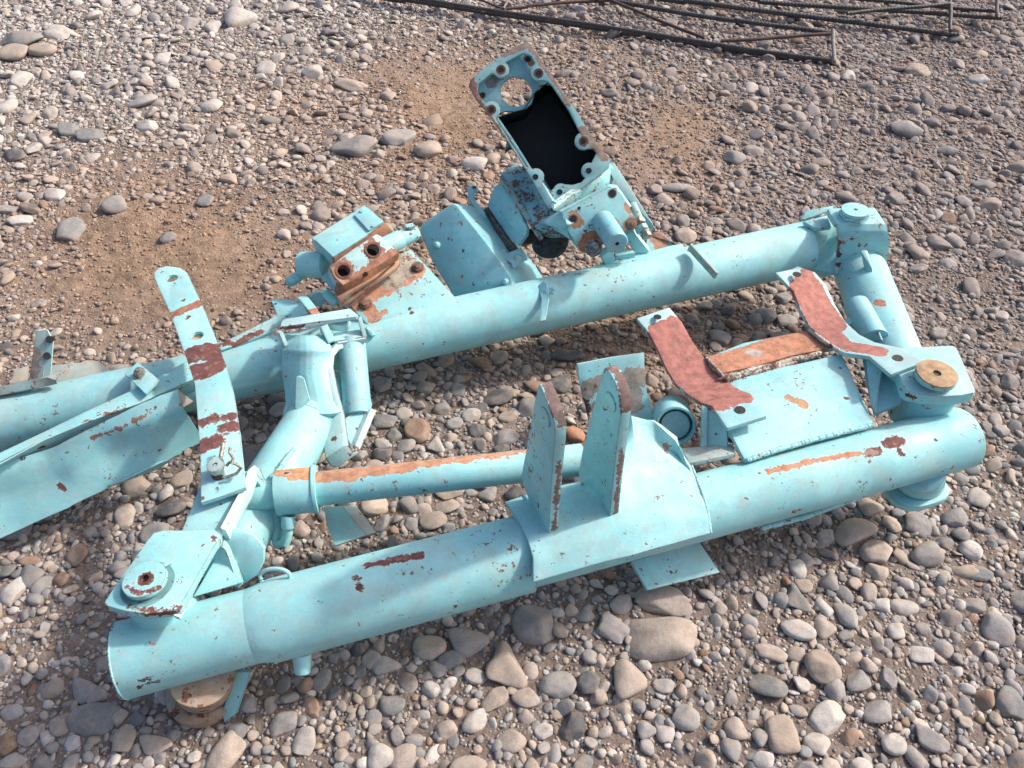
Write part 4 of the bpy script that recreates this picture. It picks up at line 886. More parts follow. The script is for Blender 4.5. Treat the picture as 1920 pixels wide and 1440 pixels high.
so_ = MB().slab(z1((797, 118, .172), (792, 85, .173), (818, 62, .173), (860, 52, .173), (925, 60, .173), (962, 85, .173), (1040, 250, .171), (1105, 410, .168), (1162, 560, .165), (1200, 700, .160), (1232, 900, .155), (1262, 1190, .148), (1150, 1232, .148), (1034, 1270, .148), (1030, 1000, .155), (1003, 660, .160), (950, 500, .165), (870, 280, .171)), .009, hs).build('flat_strap', skm, M, bevel=.0012)
pc = F(*Z(1, 1130, 1125), .15)
pn = MB().tube([pc, npt(pc, .028)], [.0145, .0145], 24); pn.disc(npt(pc, .030), unit(N + [-.1, -.1, 0]), .0165, .007, 24, hole=.004); po = pn.build('hitch_pin', paint('paint_pin', patch(1, [(1100, 1145, .155), (1150, 1160, .155)], .009, RUST, .8), chips=2., base=(.38, .52, .5)), so_)
MB().tube(z1((1160, 1140, .16), (1215, 1120, .165), (1240, 1090, .17), (1215, 1070, .18), (1180, 1060, .185), (1165, 1080, .18)), .0032, 10).build('pin_ring', MSTEEL, po, bevel=0)
MB().tube(z1((1190, 1070, .185), (1200, 1040, .19), (1180, 1010, .195), (1185, 985, .2)), .003, 10).build('spring_clip', MSTEEL, po, bevel=0)
MB().tube(z1((1130, 1065, .17), (1140, 1010, .175), (1148, 965, .18)), .0042, 10).build('spring_clip', MSTEEL, po, bevel=0)
MB().disc(F(*Z(1, 1012, 410), .158), N, .022, .004, 24, hole=.006).build('strap_washer', MTAN, so_)

# ---- curved plate, ring, small base plate around the front tube
sm_ = paint('paint_curved_plate', patch(5, [(560, 330, .02), (640, 250, .05), (900, 200, .06)], .02, (.34, .29, .24), 1.) + patch(5, [(640, 420, 0), (850, 330, .02)], .03, (.35, .31, .27), 1.) + patch(5, [(600, 350, .02), (580, 440, -.02)], .016, RUST, .8), chips=1.2, dust=.5)
MB().loft([q5((548, 130, .10), (556, 210, .07), (575, 300, .03), (600, 400, -.01), (640, 560, -.04)), q5((740, 92, .10), (745, 175, .07), (755, 280, .03), (780, 400, -.01), (810, 540, -.04)), q5((925, 62, .10), (925, 160, .07), (940, 290, .03), (985, 440, -.01), (1000, 520, -.04))], .010).build('curved_plate', sm_, M)
rc = F(1267, 799, .05); rn = unit([-.12, -.80, .58])
rgm = MB().tube([rc - rn * .12, rc], [.043, .043], 48, inner=.85); rgo = rgm.build('end_ring', MP, M, bevel=.002)
MB().disc(rc - rn * .010, rn, .0305, .004, 40).build('ring_plug', paint('paint_plug', base=(.30, .5, .53), chips=.8), rgo, bevel=.001)
MB().slab(q5((848, 1240, -.10), (1235, 1128, -.10), (1350, 1300, -.13), (942, 1400, -.13)), .013).build('base_plate', paint('paint_base_plate', chips=1.3, edge=1.2, dust=.5, grime=.2), M)

# ---- tabs on the rear tube
htb = MB().slab(PF((1007, 537, .085), (1019, 527, .10), (1026, 534, .10), (1029, 555, .085), (1022, 600, .06), (1012, 603, .058), (1015, 560, .08)), .006).build('hook_tab', MPW, M)
MB().hexbolt(F(1027, 549, .078), unit(XH + N * .6), .011, .012).build('tab_bolt', MPW, htb)
MB().bar(F(1293, 462, .115), F(1343, 517, .085), .007, .022).build('cross_tab', MDUSTY, M)
MB().slab(PZ(4, (140, 335, .075), (290, 290, .09), (320, 245, .105), (340, 330, .085), (300, 365, .075)), .008).build('tab_root', MDUSTY, M)

# ---- things fixed at the left end of the rear tube
q13 = lambda *p: [F(*Z(13, x, y), h) for x, y, h in p]
MB().slab(q13((1240, 470, .100), (1435, 635, .104), (1310, 760, .102), (1120, 580, .098)), .005).build('square_washer_plate', MP, M)
bc = F(*Z(13, 1265, 588), .101); MB().hexbolt(bc, N, .0125, .012).build('hex_bolt', MSTEEL, M)
anm = paint('paint_brace', patch(13, [(920, 920, .09), (980, 930, .09), (1050, 905, .09)], .008, MAROON, 1.5) + patch(13, [(700, 1010, .09), (790, 985, .09)], .006, MAROON, 1.8) + patch(13, [(630, 1120, .08), (900, 990, .09)], .004, RUST, 2.), chips=1.8)
MB().loft([q13((-200, 1400, .05), (0, 1290, .06), (400, 1100, .07), (800, 905, .08), (1250, 700, .085), (1690, 460, .09)),
   q13((-200, 1500, .055), (0, 1400, .065), (400, 1180, .075), (800, 1010, .085), (1250, 850, .085), (1760, 620, .08)),
   q13((-200, 1560, .0), (0, 1440, .01), (400, 1300, .02), (800, 1150, .03), (1250, 930, .03), (1780, 720, .03))], .007).build('brace_angle', anm, M)
pst = MB(); tp_ = q13((325, 195, .175), (345, 172, .178), (420, 180, .178), (475, 290, .17), (450, 610, .09), (385, 640, .085), (258, 645, .085))
pst.slab(q13((325, 200, .19), (350, 178, .19), (420, 182, .19), (385, 650, .085), (258, 648, .085)), .006)
pso = pst.build('upright_post', paint('paint_post_shaded', patch(13, [(310, 400, .14), (300, 560, .10)], .018, (.40, .30, .24), .8), grime=.4, base=(.34, .48, .48)), M)  # greyer base paints this face of the post as shaded
pst = MB().slab(q13((420, 180, .19), (476, 292, .165), (450, 610, .09), (372, 645, .085)), .006); p2 = pst.build('post_side', paint('paint_post_side_lit', base=(.36, .6, .6), chips=1.5), pso)  # brighter base paints the sunlit side of the same post
for (x, y, h) in ((447, 272, .166), (423, 420, .132)):
    c = F(*Z(13, x, y), h + .006); dd = unit(CAM - c); MB().disc(c, dd, .0085, .002, 16).build('bolt_hole', MBLACK, p2, bevel=0)
MB().loft([q13((-100, 720, .085), (0, 695, .09), (220, 640, .095), (430, 612, .10), (500, 640, .095)), q13((-100, 790, .07), (0, 775, .075), (220, 730, .08), (430, 690, .08), (515, 672, .08))], .02).build('post_foot_bar', paint('paint_foot_bar', base=(.18, .34, .36), grime=.7, chips=3.), M)
MB().slab([F(*Z(13, x, y), h) for x, y, h in ((455, 505, .0), (700, 480, .0), (880, 462, .0), (1000, 545, .0), (1050, 580, 0.), (480, 720, .0), (440, 640, .0))], .005).build('dusty_sheet', paint('paint_dusty_sheet', base=(.30, .38, .35), grime=.6, dust=1.), M)
MB().slab([G(*Z(13, x, y), .05) for x, y in ((130, 545), (255, 505), (240, 640), (100, 670))], .006).build('dusty_sheet', paint('paint_dusty_sheet_small', base=(.30, .36, .34), grime=.9, dust=1.), M)
# ---- hydraulic valve block on its mounting plate
q2 = lambda *p: [F(*Z(2, x, y), h) for x, y, h in p]
pa_, pb_, pc_ = q2((780, 1080, .067), (1440, 925, .067), (1040, 492, .17))
pn_ = unit(np.cross(pb_ - pa_, pc_ - pa_)); P2 = lambda k, pts, p0, n_: [on(*Z(k, x, y), p0, n_) for x, y in pts]
A_ = P2(2, [(660, 900), (700, 960), (760, 930), (640, 860), (800, 800), (900, 700), (1000, 600), (1060, 640), (700, 870), (780, 980), (850, 940)], pa_, pn_)
OR = (.50, .245, .15)
mpm = paint('paint_mount', [(A_[3], A_[7], .026, OR, .7), (A_[8], A_[9], .017, OR, .6), (A_[9], A_[10], .006, OR, 1.), (A_[6], A_[5], .03, (.38, .33, .27), .7)] + patch(2, [(1045, 1010, .08), (1120, 990, .08)], .004, MAROON, 1.5)
  + [(P2(2, [(1070, 740)], pa_, pn_)[0], P2(2, [(1075, 742)], pa_, pn_)[0], .004, PRIMER, 1.)], chips=2.2)
mo = MB().slab(P2(2, [(780, 1082), (1100, 1010), (1440, 925), (1400, 880), (1040, 490), (960, 520), (560, 800), (590, 880), (660, 960), (735, 1040)], pa_, pn_), .010)
V = mo.build('valve_mount_plate', mpm, M)
MB().slab(P2(2, [(640, 880), (720, 1020), (780, 1085), (760, 1125), (680, 1010), (600, 900)], pa_ - N * .01, pn_), .006).build('mount_rib', MPL, V)
w = MB().weld(PZ(2, (760, 1085, .069), (900, 1055, .069), (1200, 990, .069), (1440, 930, .07)), .0035); w.weld(PZ(2, (1420, 905, .072), (1470, 940, .068)), .008); w.weld(PZ(2, (720, 1060, .075), (770, 1115, .07)), .008); w.build('weld_bead', MWELD, V, bevel=0)
for x, y in ((1085, 620), (708, 890)):
    c = P2(2, [(x, y)], pa_, pn_)[0]; n_ = pn_ if pn_ @ (CAM - c) > 0 else -pn_
    MB().hexbolt(c, n_, .0125, .008).build('mount_bolt', plain('rusty_bolt', (.26, .13, .09), (.10, .06, .05), scale=90.), V)
vn = unit(N * .72 - YH * .62 + XH * .18)
V0 = F(*Z(2, 650, 560), .215)
vm1 = paint('paint_valve_face', [(*P2(2, [(552, 640), (553, 641)], V0, vn), .028, (.30, .13, .10), 1.2), (*P2(2, [(766, 490), (767, 491)], V0, vn), .027, (.30, .13, .10), 1.2), (*P2(2, [(560, 735), (940, 500)], V0, vn), .010, (.30, .13, .08), 1.1), (*P2(2, [(490, 660), (560, 740)], V0, vn), .008, OR, 1.2)], chips=1.4, edge=1.6, base=(.34, .55, .56))
vb = MB(); hs = [circ(P2(2, [(x, y)], V0, vn)[0], unit(XH - vn * (XH @ vn)), unit(np.cross(vn, XH)), .0150, 22) for x, y in ((555, 645), (765, 495))]
vb.slab(P2(2, [(455, 610), (620, 490), (790, 378), (830, 400), (890, 455), (955, 515), (750, 640), (548, 748), (490, 690)], V0, vn), -vn * .055, hs)
V1 = vb.build('valve_body', vm1, M, bevel=.0025)
for x, y in ((555, 645), (765, 495)):
    c = P2(2, [(x, y)], V0, vn)[0]; u = XH; v_ = unit(np.cross(vn, XH))
    MB().disc(c + vn * .002, vn, .0205, .003, 28, hole=.0152).build('port_rim', MRUST, V1, bevel=0)
    MB().tube([c - vn * .001, c - vn * .05], [.0151, .0151], 22, caps=False).build('port_bore', plain('port_dark', (.06, .025, .02), (.03, .015, .01), scale=90.), V1, bevel=0)
    MB().disc(c - vn * .035, vn, .0152, .003, 22).build('port_bottom', MBLACK, V1, bevel=0)
vfm = plain('valve_flange_rust', (.33, .145, .075), (.17, .075, .05), rough=.75, scale=45.)
vf_n = unit(N * .35 - YH * .9 + XH * .2); Vf = F(*Z(2, 750, 690), .185)
VF = MB().loft([P2(2, [(548, 748), (760, 640), (955, 512)], V0, vn), q2((510, 835, .15), (740, 740, .16), (945, 585, .165))], .025)
vfo = VF.build('valve_flange', vfm, V1)
MB().slab(q2((505, 830, .168), (560, 800, .168), (760, 690, .172), (915, 560, .176), (950, 540, .176), (962, 585, .172), (935, 625, .17), (760, 740, .165), (600, 860, .16), (545, 885, .16)), .010,
    [q2((545, 845, .168), (600, 800, .17), (780, 700, .173), (915, 580, .176), (925, 590, .175), (780, 715, .172), (620, 825, .168), (560, 862, .166))]).build('slotted_flange', paint('paint_slot', base=(.36, .17, .09), edge=2., chips=3.), vfo)
MB().tube([F(*Z(2, 712, 668), .189), F(*Z(2, 712, 668), .175)], .0055, 18).build('flange_hole', MBLACK, vfo, bevel=0)
# solenoid housing above
tb = MB(); tbn = unit(N * .9 - YH * .35)
V2 = F(*Z(2, 600, 350), .235)
tb.slab(P2(2, [(320, 405), (380, 370), (640, 210), (700, 168), (735, 190), (850, 292), (660, 430), (485, 552), (400, 480)], V2, tbn), -tbn * .05)
tbo = tb.build('solenoid_housing', paint('paint_solenoid', base=(.30, .58, .60), chips=1., edge=1.6), V1, bevel=.003)
MB().slab(P2(2, [(630, 240), (705, 170), (845, 290), (735, 355)], V2 + tbn * .006, tbn), -tbn * .008).build('housing_lid', MPW, tbo)
MB().slab(P2(2, [(345, 420), (590, 350), (730, 385), (480, 545)], V2 + tbn * .003, tbn), -tbn * .005).build('housing_step', MP, tbo)
for x, y in ((765, 318), (680, 212)): MB().disc(P2(2, [(x, y)], V2 + tbn * .009, tbn)[0], tbn, .004, .004, 12).build('screw', MPW, tbo, bevel=0)
MB().loft([P2(2, [(485, 556), (660, 434), (852, 296)], V2, tbn), [p - N * .018 for p in P2(2, [(492, 566), (668, 444), (905, 318)], V2, tbn)]], .012).build('gasket', vfm, tbo)
MB().slab(q2((845, 295, .222), (900, 305, .222), (925, 380, .2), (870, 400, .2), (800, 380, .21)), .02).build('end_block', paint('paint_end_block', base=(.42, .36, .22), chips=3., edge=1.4), tbo)
MB().tube(q2((850, 470, .20), (965, 415, .20)), [.0235, .0235], 36).build('port_fitting', MPL, V1)
ft_ = MB().tube(q2((955, 420, .20), (1060, 370, .20)), [.0215, .0205], 36); ft_.tube(q2((1050, 375, .20), (1078, 362, .2)), [.023, .021], 6); ft_.build('port_fitting', MP, V1)
MB().bar(F(*Z(2, 1000, 330), .225), F(*Z(2, 1060, 320), .225), .018, .008).build('fitting_tab', MP, V1)
MB().tube(q2((430, 600, .16), (255, 600, .15)), [.034, .033], 40).build('solenoid_coil', MPL, V1)
MB().slab(q2((385, 690, .15), (460, 620, .16), (545, 745, .16), (520, 830, .14), (490, 800, .13)), .04).build('valve_side_block', MP, V1, bevel=.003)
MB().tube(q2((300, 640, .13), (165, 725, .12), (150, 735, .12)), [.0125, .0135, .010], 24).build('adjuster_rod', MPL, V1)
MB().tube(q2((420, 800, .12), (500, 880, .10)), .012, 20).build('lower_pin', MPL, V1)

# ---- gearbox standing behind the rear tube
g3 = lambda pts, p0, n_: [on(*Z(3, x, y), p0, n_) for x, y in pts]
q3 = lambda *p: [F(*Z(3, x, y), h) for x, y, h in p]
gn = unit([-.03, -.76, .64]); G0 = F(*Z(3, 900, 860), .25)
gbm = paint('paint_gearbox', [(*g3([(310, 270), (360, 420)], G0, gn), .012, (.28, .15, .12), .8), (*g3([(500, 110), (620, 60)], G0, gn), .014, (.30, .22, .19), .8), (*g3([(390, 430), (520, 640)], G0, gn), .005, (.30, .17, .12), 1.4),
   (*g3([(640, 80), (860, 400)], G0, gn), .005, (.32, .22, .18), 1.4), (*g3([(940, 560), (1060, 700)], G0, gn), .012, (.34, .26, .2), .8), (*g3([(740, 900), (750, 980)], G0, gn), .012, (.25, .16, .06), 1.), (*g3([(940, 612), (945, 618)], G0, gn), .012, (.30, .2, .16), 1.)], chips=2., edge=1.2, base=(.25, .50, .52))
gout = [(622, 50), (645, 68), (720, 180), (860, 380), (1000, 600), (1095, 722), (1085, 765), (1040, 800), (900, 905), (760, 1000), (738, 985), (640, 810), (520, 620), (380, 430), (335, 375), (296, 305), (310, 265), (380, 205), (500, 115)]
def boss(cx, cy, r, a0, a1, n=9): return [(cx + r * math.cos(math.radians(a0 + (a1 - a0) * i / n)), cy + r * math.sin(math.radians(a0 + (a1 - a0) * i / n))) for i in range(n + 1)]
gin = [(640, 130), (668, 170)] + boss(690, 225, 48, -120, -290, 9) + [(735, 275), (765, 300), (860, 440), (912, 545)] + boss(942, 612, 50, 250, 60, 9) + [(1000, 655), (1015, 680), (1005, 700)] + boss(975, 780, 46, 285, 120, 8) + [(930, 845), (880, 860)] + boss(815, 895, 44, 300, 200, 5) + [(755, 895), (718, 905), (705, 880)] + boss(675, 812, 46, 30, -110, 8) + [(620, 758), (480, 540), (450, 490)] + boss(425, 435, 48, 60, -130, 8) + [(370, 380), (345, 330), (350, 290), (420, 235)] + boss(478, 210, 46, 150, -60, 8) + [(540, 150), (600, 120)]
fl = MB().slab(g3(gout, G0, gn), -gn * .014, [g3(gin, G0, gn)])
Gb = fl.build('gearbox_housing', gbm, M, bevel=.0015)
# walls and the recessed end wall with its round window
wallm = paint('paint_gear_wall', chips=2.5, edge=.8, base=(.20, .44, .47))
wl = MB(); mid = [(662, 110), (860, 395), (1000, 610), (1070, 725), (1040, 782), (770, 975), (750, 955), (650, 790), (530, 600), (405, 420)]
O = g3(mid, G0 - gn * .012, gn)
darkm = plain('cavity_shade', (.004, .0035, .0035), (.0015, .0015, .0015), rough=.6, scale=30.)  # blackened base paints the shade inside the gearbox cavity
dep = .14
for i in range(3, 9): wl.loft([[O[i], O[i + 1]], [O[i] - gn * dep, O[i + 1] - gn * dep]], .006)
wl.build('casing_wall', wallm, Gb, bevel=.001)
inn = g3([(700, 250), (770, 315), (905, 540), (905, 640), (1020, 690), (930, 860), (720, 920), (700, 800), (610, 755), (465, 500), (470, 440)], G0 - gn * .035, gn)
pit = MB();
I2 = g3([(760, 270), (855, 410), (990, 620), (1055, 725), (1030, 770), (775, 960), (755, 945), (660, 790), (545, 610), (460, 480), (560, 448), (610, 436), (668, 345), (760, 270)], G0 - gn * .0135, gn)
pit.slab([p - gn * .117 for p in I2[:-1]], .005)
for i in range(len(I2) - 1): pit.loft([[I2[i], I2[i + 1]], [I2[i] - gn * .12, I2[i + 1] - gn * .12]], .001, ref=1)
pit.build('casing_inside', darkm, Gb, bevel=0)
wc = g3([(563, 338)], G0 - gn * .022, gn)[0]
ew = g3([(628, 85), (690, 170), (760, 290), (700, 300), (668, 345), (650, 400), (610, 436), (560, 448), (500, 445), (440, 470), (385, 400), (318, 305), (330, 280), (500, 135)], G0 - gn * .020, gn)
MB().slab(ew, -gn * .012, [g3([(563 + 88 * math.cos(2 * math.pi * k / 28), 335 + 84 * math.sin(2 * math.pi * k / 28)) for k in range(28)], G0 - gn * .020, gn)]).build('end_wall', paint('paint_end_wall', [(*g3([(420, 290), (500, 230)], G0 - gn * .02, gn), .012, (.2, .2, .19), 1.), (*g3([(640, 150), (648, 170)], G0 - gn * .02, gn), .013, RUST, 1.)], chips=1.5, base=(.14, .36, .42)), Gb)
for x, y in ((478, 212), (690, 232), (425, 436), (942, 614), (972, 780), (808, 900), (672, 815), (372, 345), (630, 140)):
    c = g3([(x, y)], G0 + gn * .0008, gn)[0]; big_ = (x, y) in ((630, 140), (372, 345))
    if big_: c = c - gn * .018
    MB().disc(c, gn, .0075, .001, 16).build('bolt_hole', MBLACK, Gb, bevel=0)
    if x in (478, 690, 425, 942): MB().disc(c - gn * .0004, gn, .0125, .001, 20).build('rust_ring', MRUST, Gb, bevel=0)
# neck, bell and bearing cover
nk = MB().loft([q3((640, 810, .245), (738, 985, .24), (770, 1000, .24), (900, 905, .24), (1050, 800, .24), (1093, 735, .245)), q3((690, 850, .19), (780, 1010, .185), (830, 1030, .185), (960, 945, .19), (1090, 865, .195), (1130, 810, .20))], .02)
nk.build('casing_neck', paint('paint_neck', [(*q3((760, 990, .235), (1040, 805, .235)), .006, (.30, .28, .26), 1.2)], chips=3., edge=1.), Gb)
speck = paint('paint_flaking', chips=8., edge=1.3, base=(.17, .46, .52))
MB().slab(q3((470, 800, .20), (545, 745, .21), (560, 730, .21), (640, 800, .225), (745, 985, .22), (800, 1020, .21), (830, 1060, .20), (790, 1100, .19), (700, 1105, .18), (640, 1090, .17), (560, 960, .17)), .05).build('bell_housing', speck, Gb, bevel=.004)
MB().loft([q3((800, 1010, .225), (830, 1020, .225), (850, 1090, .21)), q3((700, 1060, .20), (740, 1085, .2), (850, 1110, .19)), q3((690, 1090, .17), (760, 1100, .17), (870, 1170, .17))], .02).build('bell_throat', MP, Gb, bevel=.003)
bl = q3((760, 1170, .13))[0]; bn = unit([.1, -.45, .88])
MB().slab(circ(bl, unit(np.cross(bn, [0, 0, 1.])), unit(np.cross(bn, np.cross(bn, [0, 0, 1.]))), .048, 26, .040), .03).build('bell_cavity_shade', plain('cavity_shade_flakes', (.010, .010, .010), (.05, .06, .06), rough=.85, scale=60.), Gb, bevel=.002)  # black slab stands for the shadowed bell cavity, with a few flakes
MB().slab(q3((600, 1110, .13), (700, 1100, .13), (705, 1165, .12), (680, 1150, .12), (660, 1180, .11), (590, 1200, .10)), .01).build('torn_rim', MRUST, Gb)
cn = unit([.12, -.80, .58]); C0 = F(*Z(3, 1020, 1050), .21)
cvm2 = paint('paint_bearing', [(*g3([(890, 1040), (905, 1070)], C0, cn), .015, OR, 1.1), (*g3([(960, 1160), (1030, 1150)], C0, cn), .016, (.45, .18, .10), .9), (*g3([(930, 1190), (950, 1230)], C0, cn), .012, (.45, .18, .10), .9), (*g3([(1090, 1060), (1120, 1080)], C0, cn), .012, OR, 1.4),
   (*g3([(1180, 1090), (1215, 1060)], C0, cn), .010, (.5, .3, .22), 1.3), (*g3([(1190, 980), (1200, 1000)], C0, cn), .008, OR, 1.)], chips=1.5)
bo_ = g3([(820, 1015), (850, 1000), (1080, 872), (1120, 878), (1160, 915), (1205, 990), (1232, 1050), (1235, 1085), (1210, 1105), (1150, 1125), (945, 1240), (930, 1235), (860, 1130), (825, 1060)], C0, cn)
Bc = MB().slab(bo_, -cn * .035).build('bearing_cover', cvm2, M, bevel=.003)
MB().loft([q3((800, 1005, .232), (1085, 855, .235), (1130, 860, .23), (1215, 980, .2)), [p + cn * .0 for p in g3([(822, 1012), (1082, 872), (1125, 880), (1205, 985)], C0, cn)]], .02).build('cover_shoulder', MP, Bc, bevel=.002)
for x, y in ((885, 1052), (1105, 908)):
    c = g3([(x, y)], C0 + cn * .001, cn)[0]; MB().disc(c, cn, .0085, .001, 20).build('bolt_hole', MBLACK, Bc, bevel=0); MB().disc(c - cn * .0004, cn, .0115, .001, 20).build('rust_ring', MRUST, Bc, bevel=0)
c = g3([(918, 990)], C0 + cn * .001, cn)[0]; MB().disc(c, cn, .004, .001, 12).build('bolt_hole', MBLACK, Bc, bevel=0)
s0 = g3([(1055, 1070)], C0, cn)[0]; s1 = F(*Z(3, 1132, 1190), .20)
shd = unit(s1 - s0); MB().tube([s0 - shd * .01, s1 - shd * .003, s1], [.0285, .0285, .0265], 40).build('output_shaft', paint('paint_shaft', base=(.24, .54, .60), chips=.9), Bc, bevel=.0015)
MB().disc(s1 + shd * .001, shd, .005, .001, 14).build('centre_hole', MBLACK, Bc, bevel=0)
MB().hexbolt(F(*Z(3, 1000, 1215), .17), cn, .016, .02).build('cover_bolt', plain('grimy_bolt', (.30, .33, .32), (.05, .04, .04), scale=120.), Bc)
MB().hexbolt(F(*Z(3, 1210, 1080), .20), cn, .012, .016).build('cover_bolt', plain('rusty_bolt_two', (.36, .20, .14), (.16, .1, .07), scale=120.), Bc)
# right support plate with its tie bolt
MB().slab(q3((1095, 725, .235), (1112, 735, .235), (1200, 870, .20), (1330, 1080, .12), (1350, 1120, .10), (1250, 1075, .11), (1150, 900, .19), (1095, 800, .22)), .012).build('support_plate', paint('paint_support', base=(.33, .58, .60), chips=1.5, edge=1.5), M)
MB().slab(q3((1330, 1110, .10), (1440, 1180, .085), (1500, 1215, .07), (1290, 1240, .072), (1300, 1140, .09)), .010).build('support_foot', paint('paint_support_foot', [(*q3((1360, 1150, .09), (1390, 1200, .08)), .022, (.45, .24, .16), .7)], chips=1.5), M)
MB().tube(q3((1215, 970, .20), (1300, 1150, .16)), [.012, .012], 18).build('tie_rod', paint('paint_tie', base=(.32, .42, .40), chips=4.), M)
tbn_ = unit(F(*Z(3, 1300, 1150), .16) - F(*Z(3, 1215, 970), .20))
for (x, y, h, r, m_) in ((1255, 1085, .18, .020, MSTEEL), (1275, 1120, .17, .017, MPW), (1300, 1155, .16, .0135, MSTEEL)):
    MB().disc(F(*Z(3, x, y), h), tbn_, r, .014, 6).build('tie_nut', m_, M)
# V legs and base flange on the tube
for a_, b_ in (((1060, 1230, .12), (1085, 1285, .085)), ((1190, 1120, .15), (1285, 1240, .085)), ((1225, 1255, .09), (1120, 1275, .085))):
    MB().bar(F(*Z(3, *a_[:2]), a_[2]), F(*Z(3, *b_[:2]), b_[2]), .022, .03).build('gearbox_leg', MP, M)
bf = MB().loft([q3((1055, 1290, .078), (1130, 1270, .086), (1300, 1235, .088), (1440, 1200, .088), (1500, 1190, .085)), q3((1025, 1315, .080), (1150, 1300, .092), (1300, 1280, .092), (1440, 1255, .092), (1520, 1235, .088)), q3((1040, 1350, .070), (1160, 1345, .082), (1300, 1320, .082), (1440, 1290, .08), (1530, 1270, .078))], .012)
bfo = bf.build('gearbox_base', MPW, M, bevel=.002)
MB().weld(q3((1050, 1365, .072), (1160, 1358, .078), (1300, 1335, .078), (1440, 1305, .078), (1540, 1285, .076)), .0045).build('weld_bead', MWELD, bfo, bevel=0)
# pulley guard drum and its brackets
D0 = F(*Z(3, 300, 1220), .12); dn = unit([-.28, -.66, .68])
dout = [(26, 1090), (45, 1072), (200, 968), (216, 962), (235, 972), (300, 1055), (400, 1180), (500, 1315), (545, 1385), (552, 1425), (520, 1445), (400, 1480), (215, 1500), (190, 1450), (110, 1320), (40, 1170), (24, 1120)]
Dp = g3(dout, D0, dn)
gd = MB(); back = [p - dn * .13 + unit([.9, .4, 0]) * .055 for p in Dp]; n_ = len(Dp)
cen = sum(Dp) / n_; ins = [cen + (p - cen) * .965 + dn * .010 for p in Dp]
gd.add(list(ins) + list(Dp) + back, [list(range(n_))] + [[i, (i + 1) % n_, n_ + (i + 1) % n_, n_ + i] for i in range(n_)] + [[n_ + i, n_ + (i + 1) % n_, 2 * n_ + (i + 1) % n_, 2 * n_ + i] for i in range(n_)] + [[2 * n_ + i for i in reversed(range(n_))]])
gdo = gd.build('guard_drum', paint('paint_drum', base=(.20, .50, .57), chips=1.0, dust=.15), M, bevel=.018, angle=25)
for x, y, r in ((118, 1200, .010), (505, 1405, .009)):
    c = g3([(x, y)], D0 + dn * .010, dn)[0]; MB().tube([c, c + dn * .006, c + dn * .010], [r, r * .9, r * .4], 20).build('guard_rivet', MP, gdo, bevel=0)
MB().slab(q3((400, 975, .16), (440, 870, .20), (478, 845, .21), (560, 960, .19), (625, 1100, .16), (620, 1140, .14), (575, 1200, .11), (540, 1180, .11), (470, 1080, .13)), .012).build('bracket_plate', paint('paint_bracket', chips=2.), M)
MB().bar(F(*Z(3, 480, 815), .225), F(*Z(3, 705, 1165), .15), .012, .010).build('bracket_flange', paint('paint_bracket_edge', chips=9., base=(.28, .40, .38)), M)
MB().loft([q3((395, 985, .15), (450, 1090, .13), (560, 1215, .10)), q3((370, 1010, .13), (425, 1120, .11), (520, 1230, .09))], .02).build('greasy_rail', plain('grease_dust', (.16, .14, .12), (.06, .055, .05), scale=70.), M)
MB().loft([q3((350, 880, .19), (320, 860, .20), (290, 885, .19), (300, 940, .18), (350, 1020, .15), (395, 1090, .12)), q3((350, 905, .185), (330, 895, .19), (322, 915, .185), (335, 950, .17), (385, 1010, .15), (412, 1080, .12))], .006).build('hooked_arm', MPL, M)
c = F(*Z(3, 328, 873), .197); MB().disc(c + N * .001, N, .006, .002, 14).build('bolt_hole', MBLACK, M, bevel=0)
hx = circ(F(*Z(3, 572, 1268), .10), XH, unit(np.cross(XH, vn)), .0095, 18)
MB().slab(q3((478, 1220, .10), (500, 1215, .105), (510, 1245, .10), (590, 1212, .105), (625, 1272, .10), (545, 1322, .095), (535, 1300, .095), (490, 1270, .095)), .005, [hx]).build('lug_tab', MP, M)

# ---------------------------------------------------------------- bent sheet channel lying beside the machine
ch = MB()
st_ = [[(1047, 940, -.01), (990, 855, .045), (930, 768, .10), (912, 682, .125)],
       [(860, 1045, -.02), (800, 940, .035), (760, 850, .085), (740, 765, .105)],
       [(640, 1150, -.04), (560, 1030, .01), (500, 930, .06), (480, 885, .08)],
       [(430, 1240, -.05), (385, 1120, .0), (320, 1010, .045), (300, 975, .06)],
       [(350, 1292, -.06), (290, 1150, -.01), (220, 1050, .035), (200, 1010, .05)],
       [(0, 1452, -.09), (-20, 1260, -.03), (-20, 1135, .025), (-20, 1085, .04)],
       [(-300, 1590, -.10), (-330, 1400, -.05), (-340, 1235, .01), (-340, 1190, .03)]]
chm = paint('paint_channel', patch(1, [(280, 1075, .0), (300, 1130, -.02), (330, 1240, -.03)], .0065, MAROON, .6) + patch(1, [(690, 850, .085), (800, 800, .09), (925, 765, .095)], .006, (.30, .15, .10), 1.) + patch(1, [(730, 800, .095), (820, 775, .1)], .003, RUST, 2.)
   + patch(1, [(470, 935, .06), (640, 880, .08)], .004, (.25, .14, .12), 1.6) + patch(1, [(285, 985, .05), (370, 950, .06)], .004, (.06, .1, .11), 1.5) + patch(1, [(400, 1225, -.02), (440, 1230, -.02)], .010, (.36, .22, .2), 1.) + patch(1, [(850, 690, .11), (860, 730, .11)], .003, MAROON, 2.)
   + patch(1, [(520, 1175, -.01), (640, 1120, .0), (790, 1070, .0)], .003, RUST, 2.2), chips=1.2, dust=.1, edge=.25)
ch.loft([[F(*Z(1, x, y), h) for x, y, h in r] for r in st_], .0045, dent=.007)
cho = ch.build('sheet_channel', chm, None, bevel=0, angle=60)
tag(cho, 'bent and dented turquoise sheet metal channel lying at the left edge', 'metal channel')
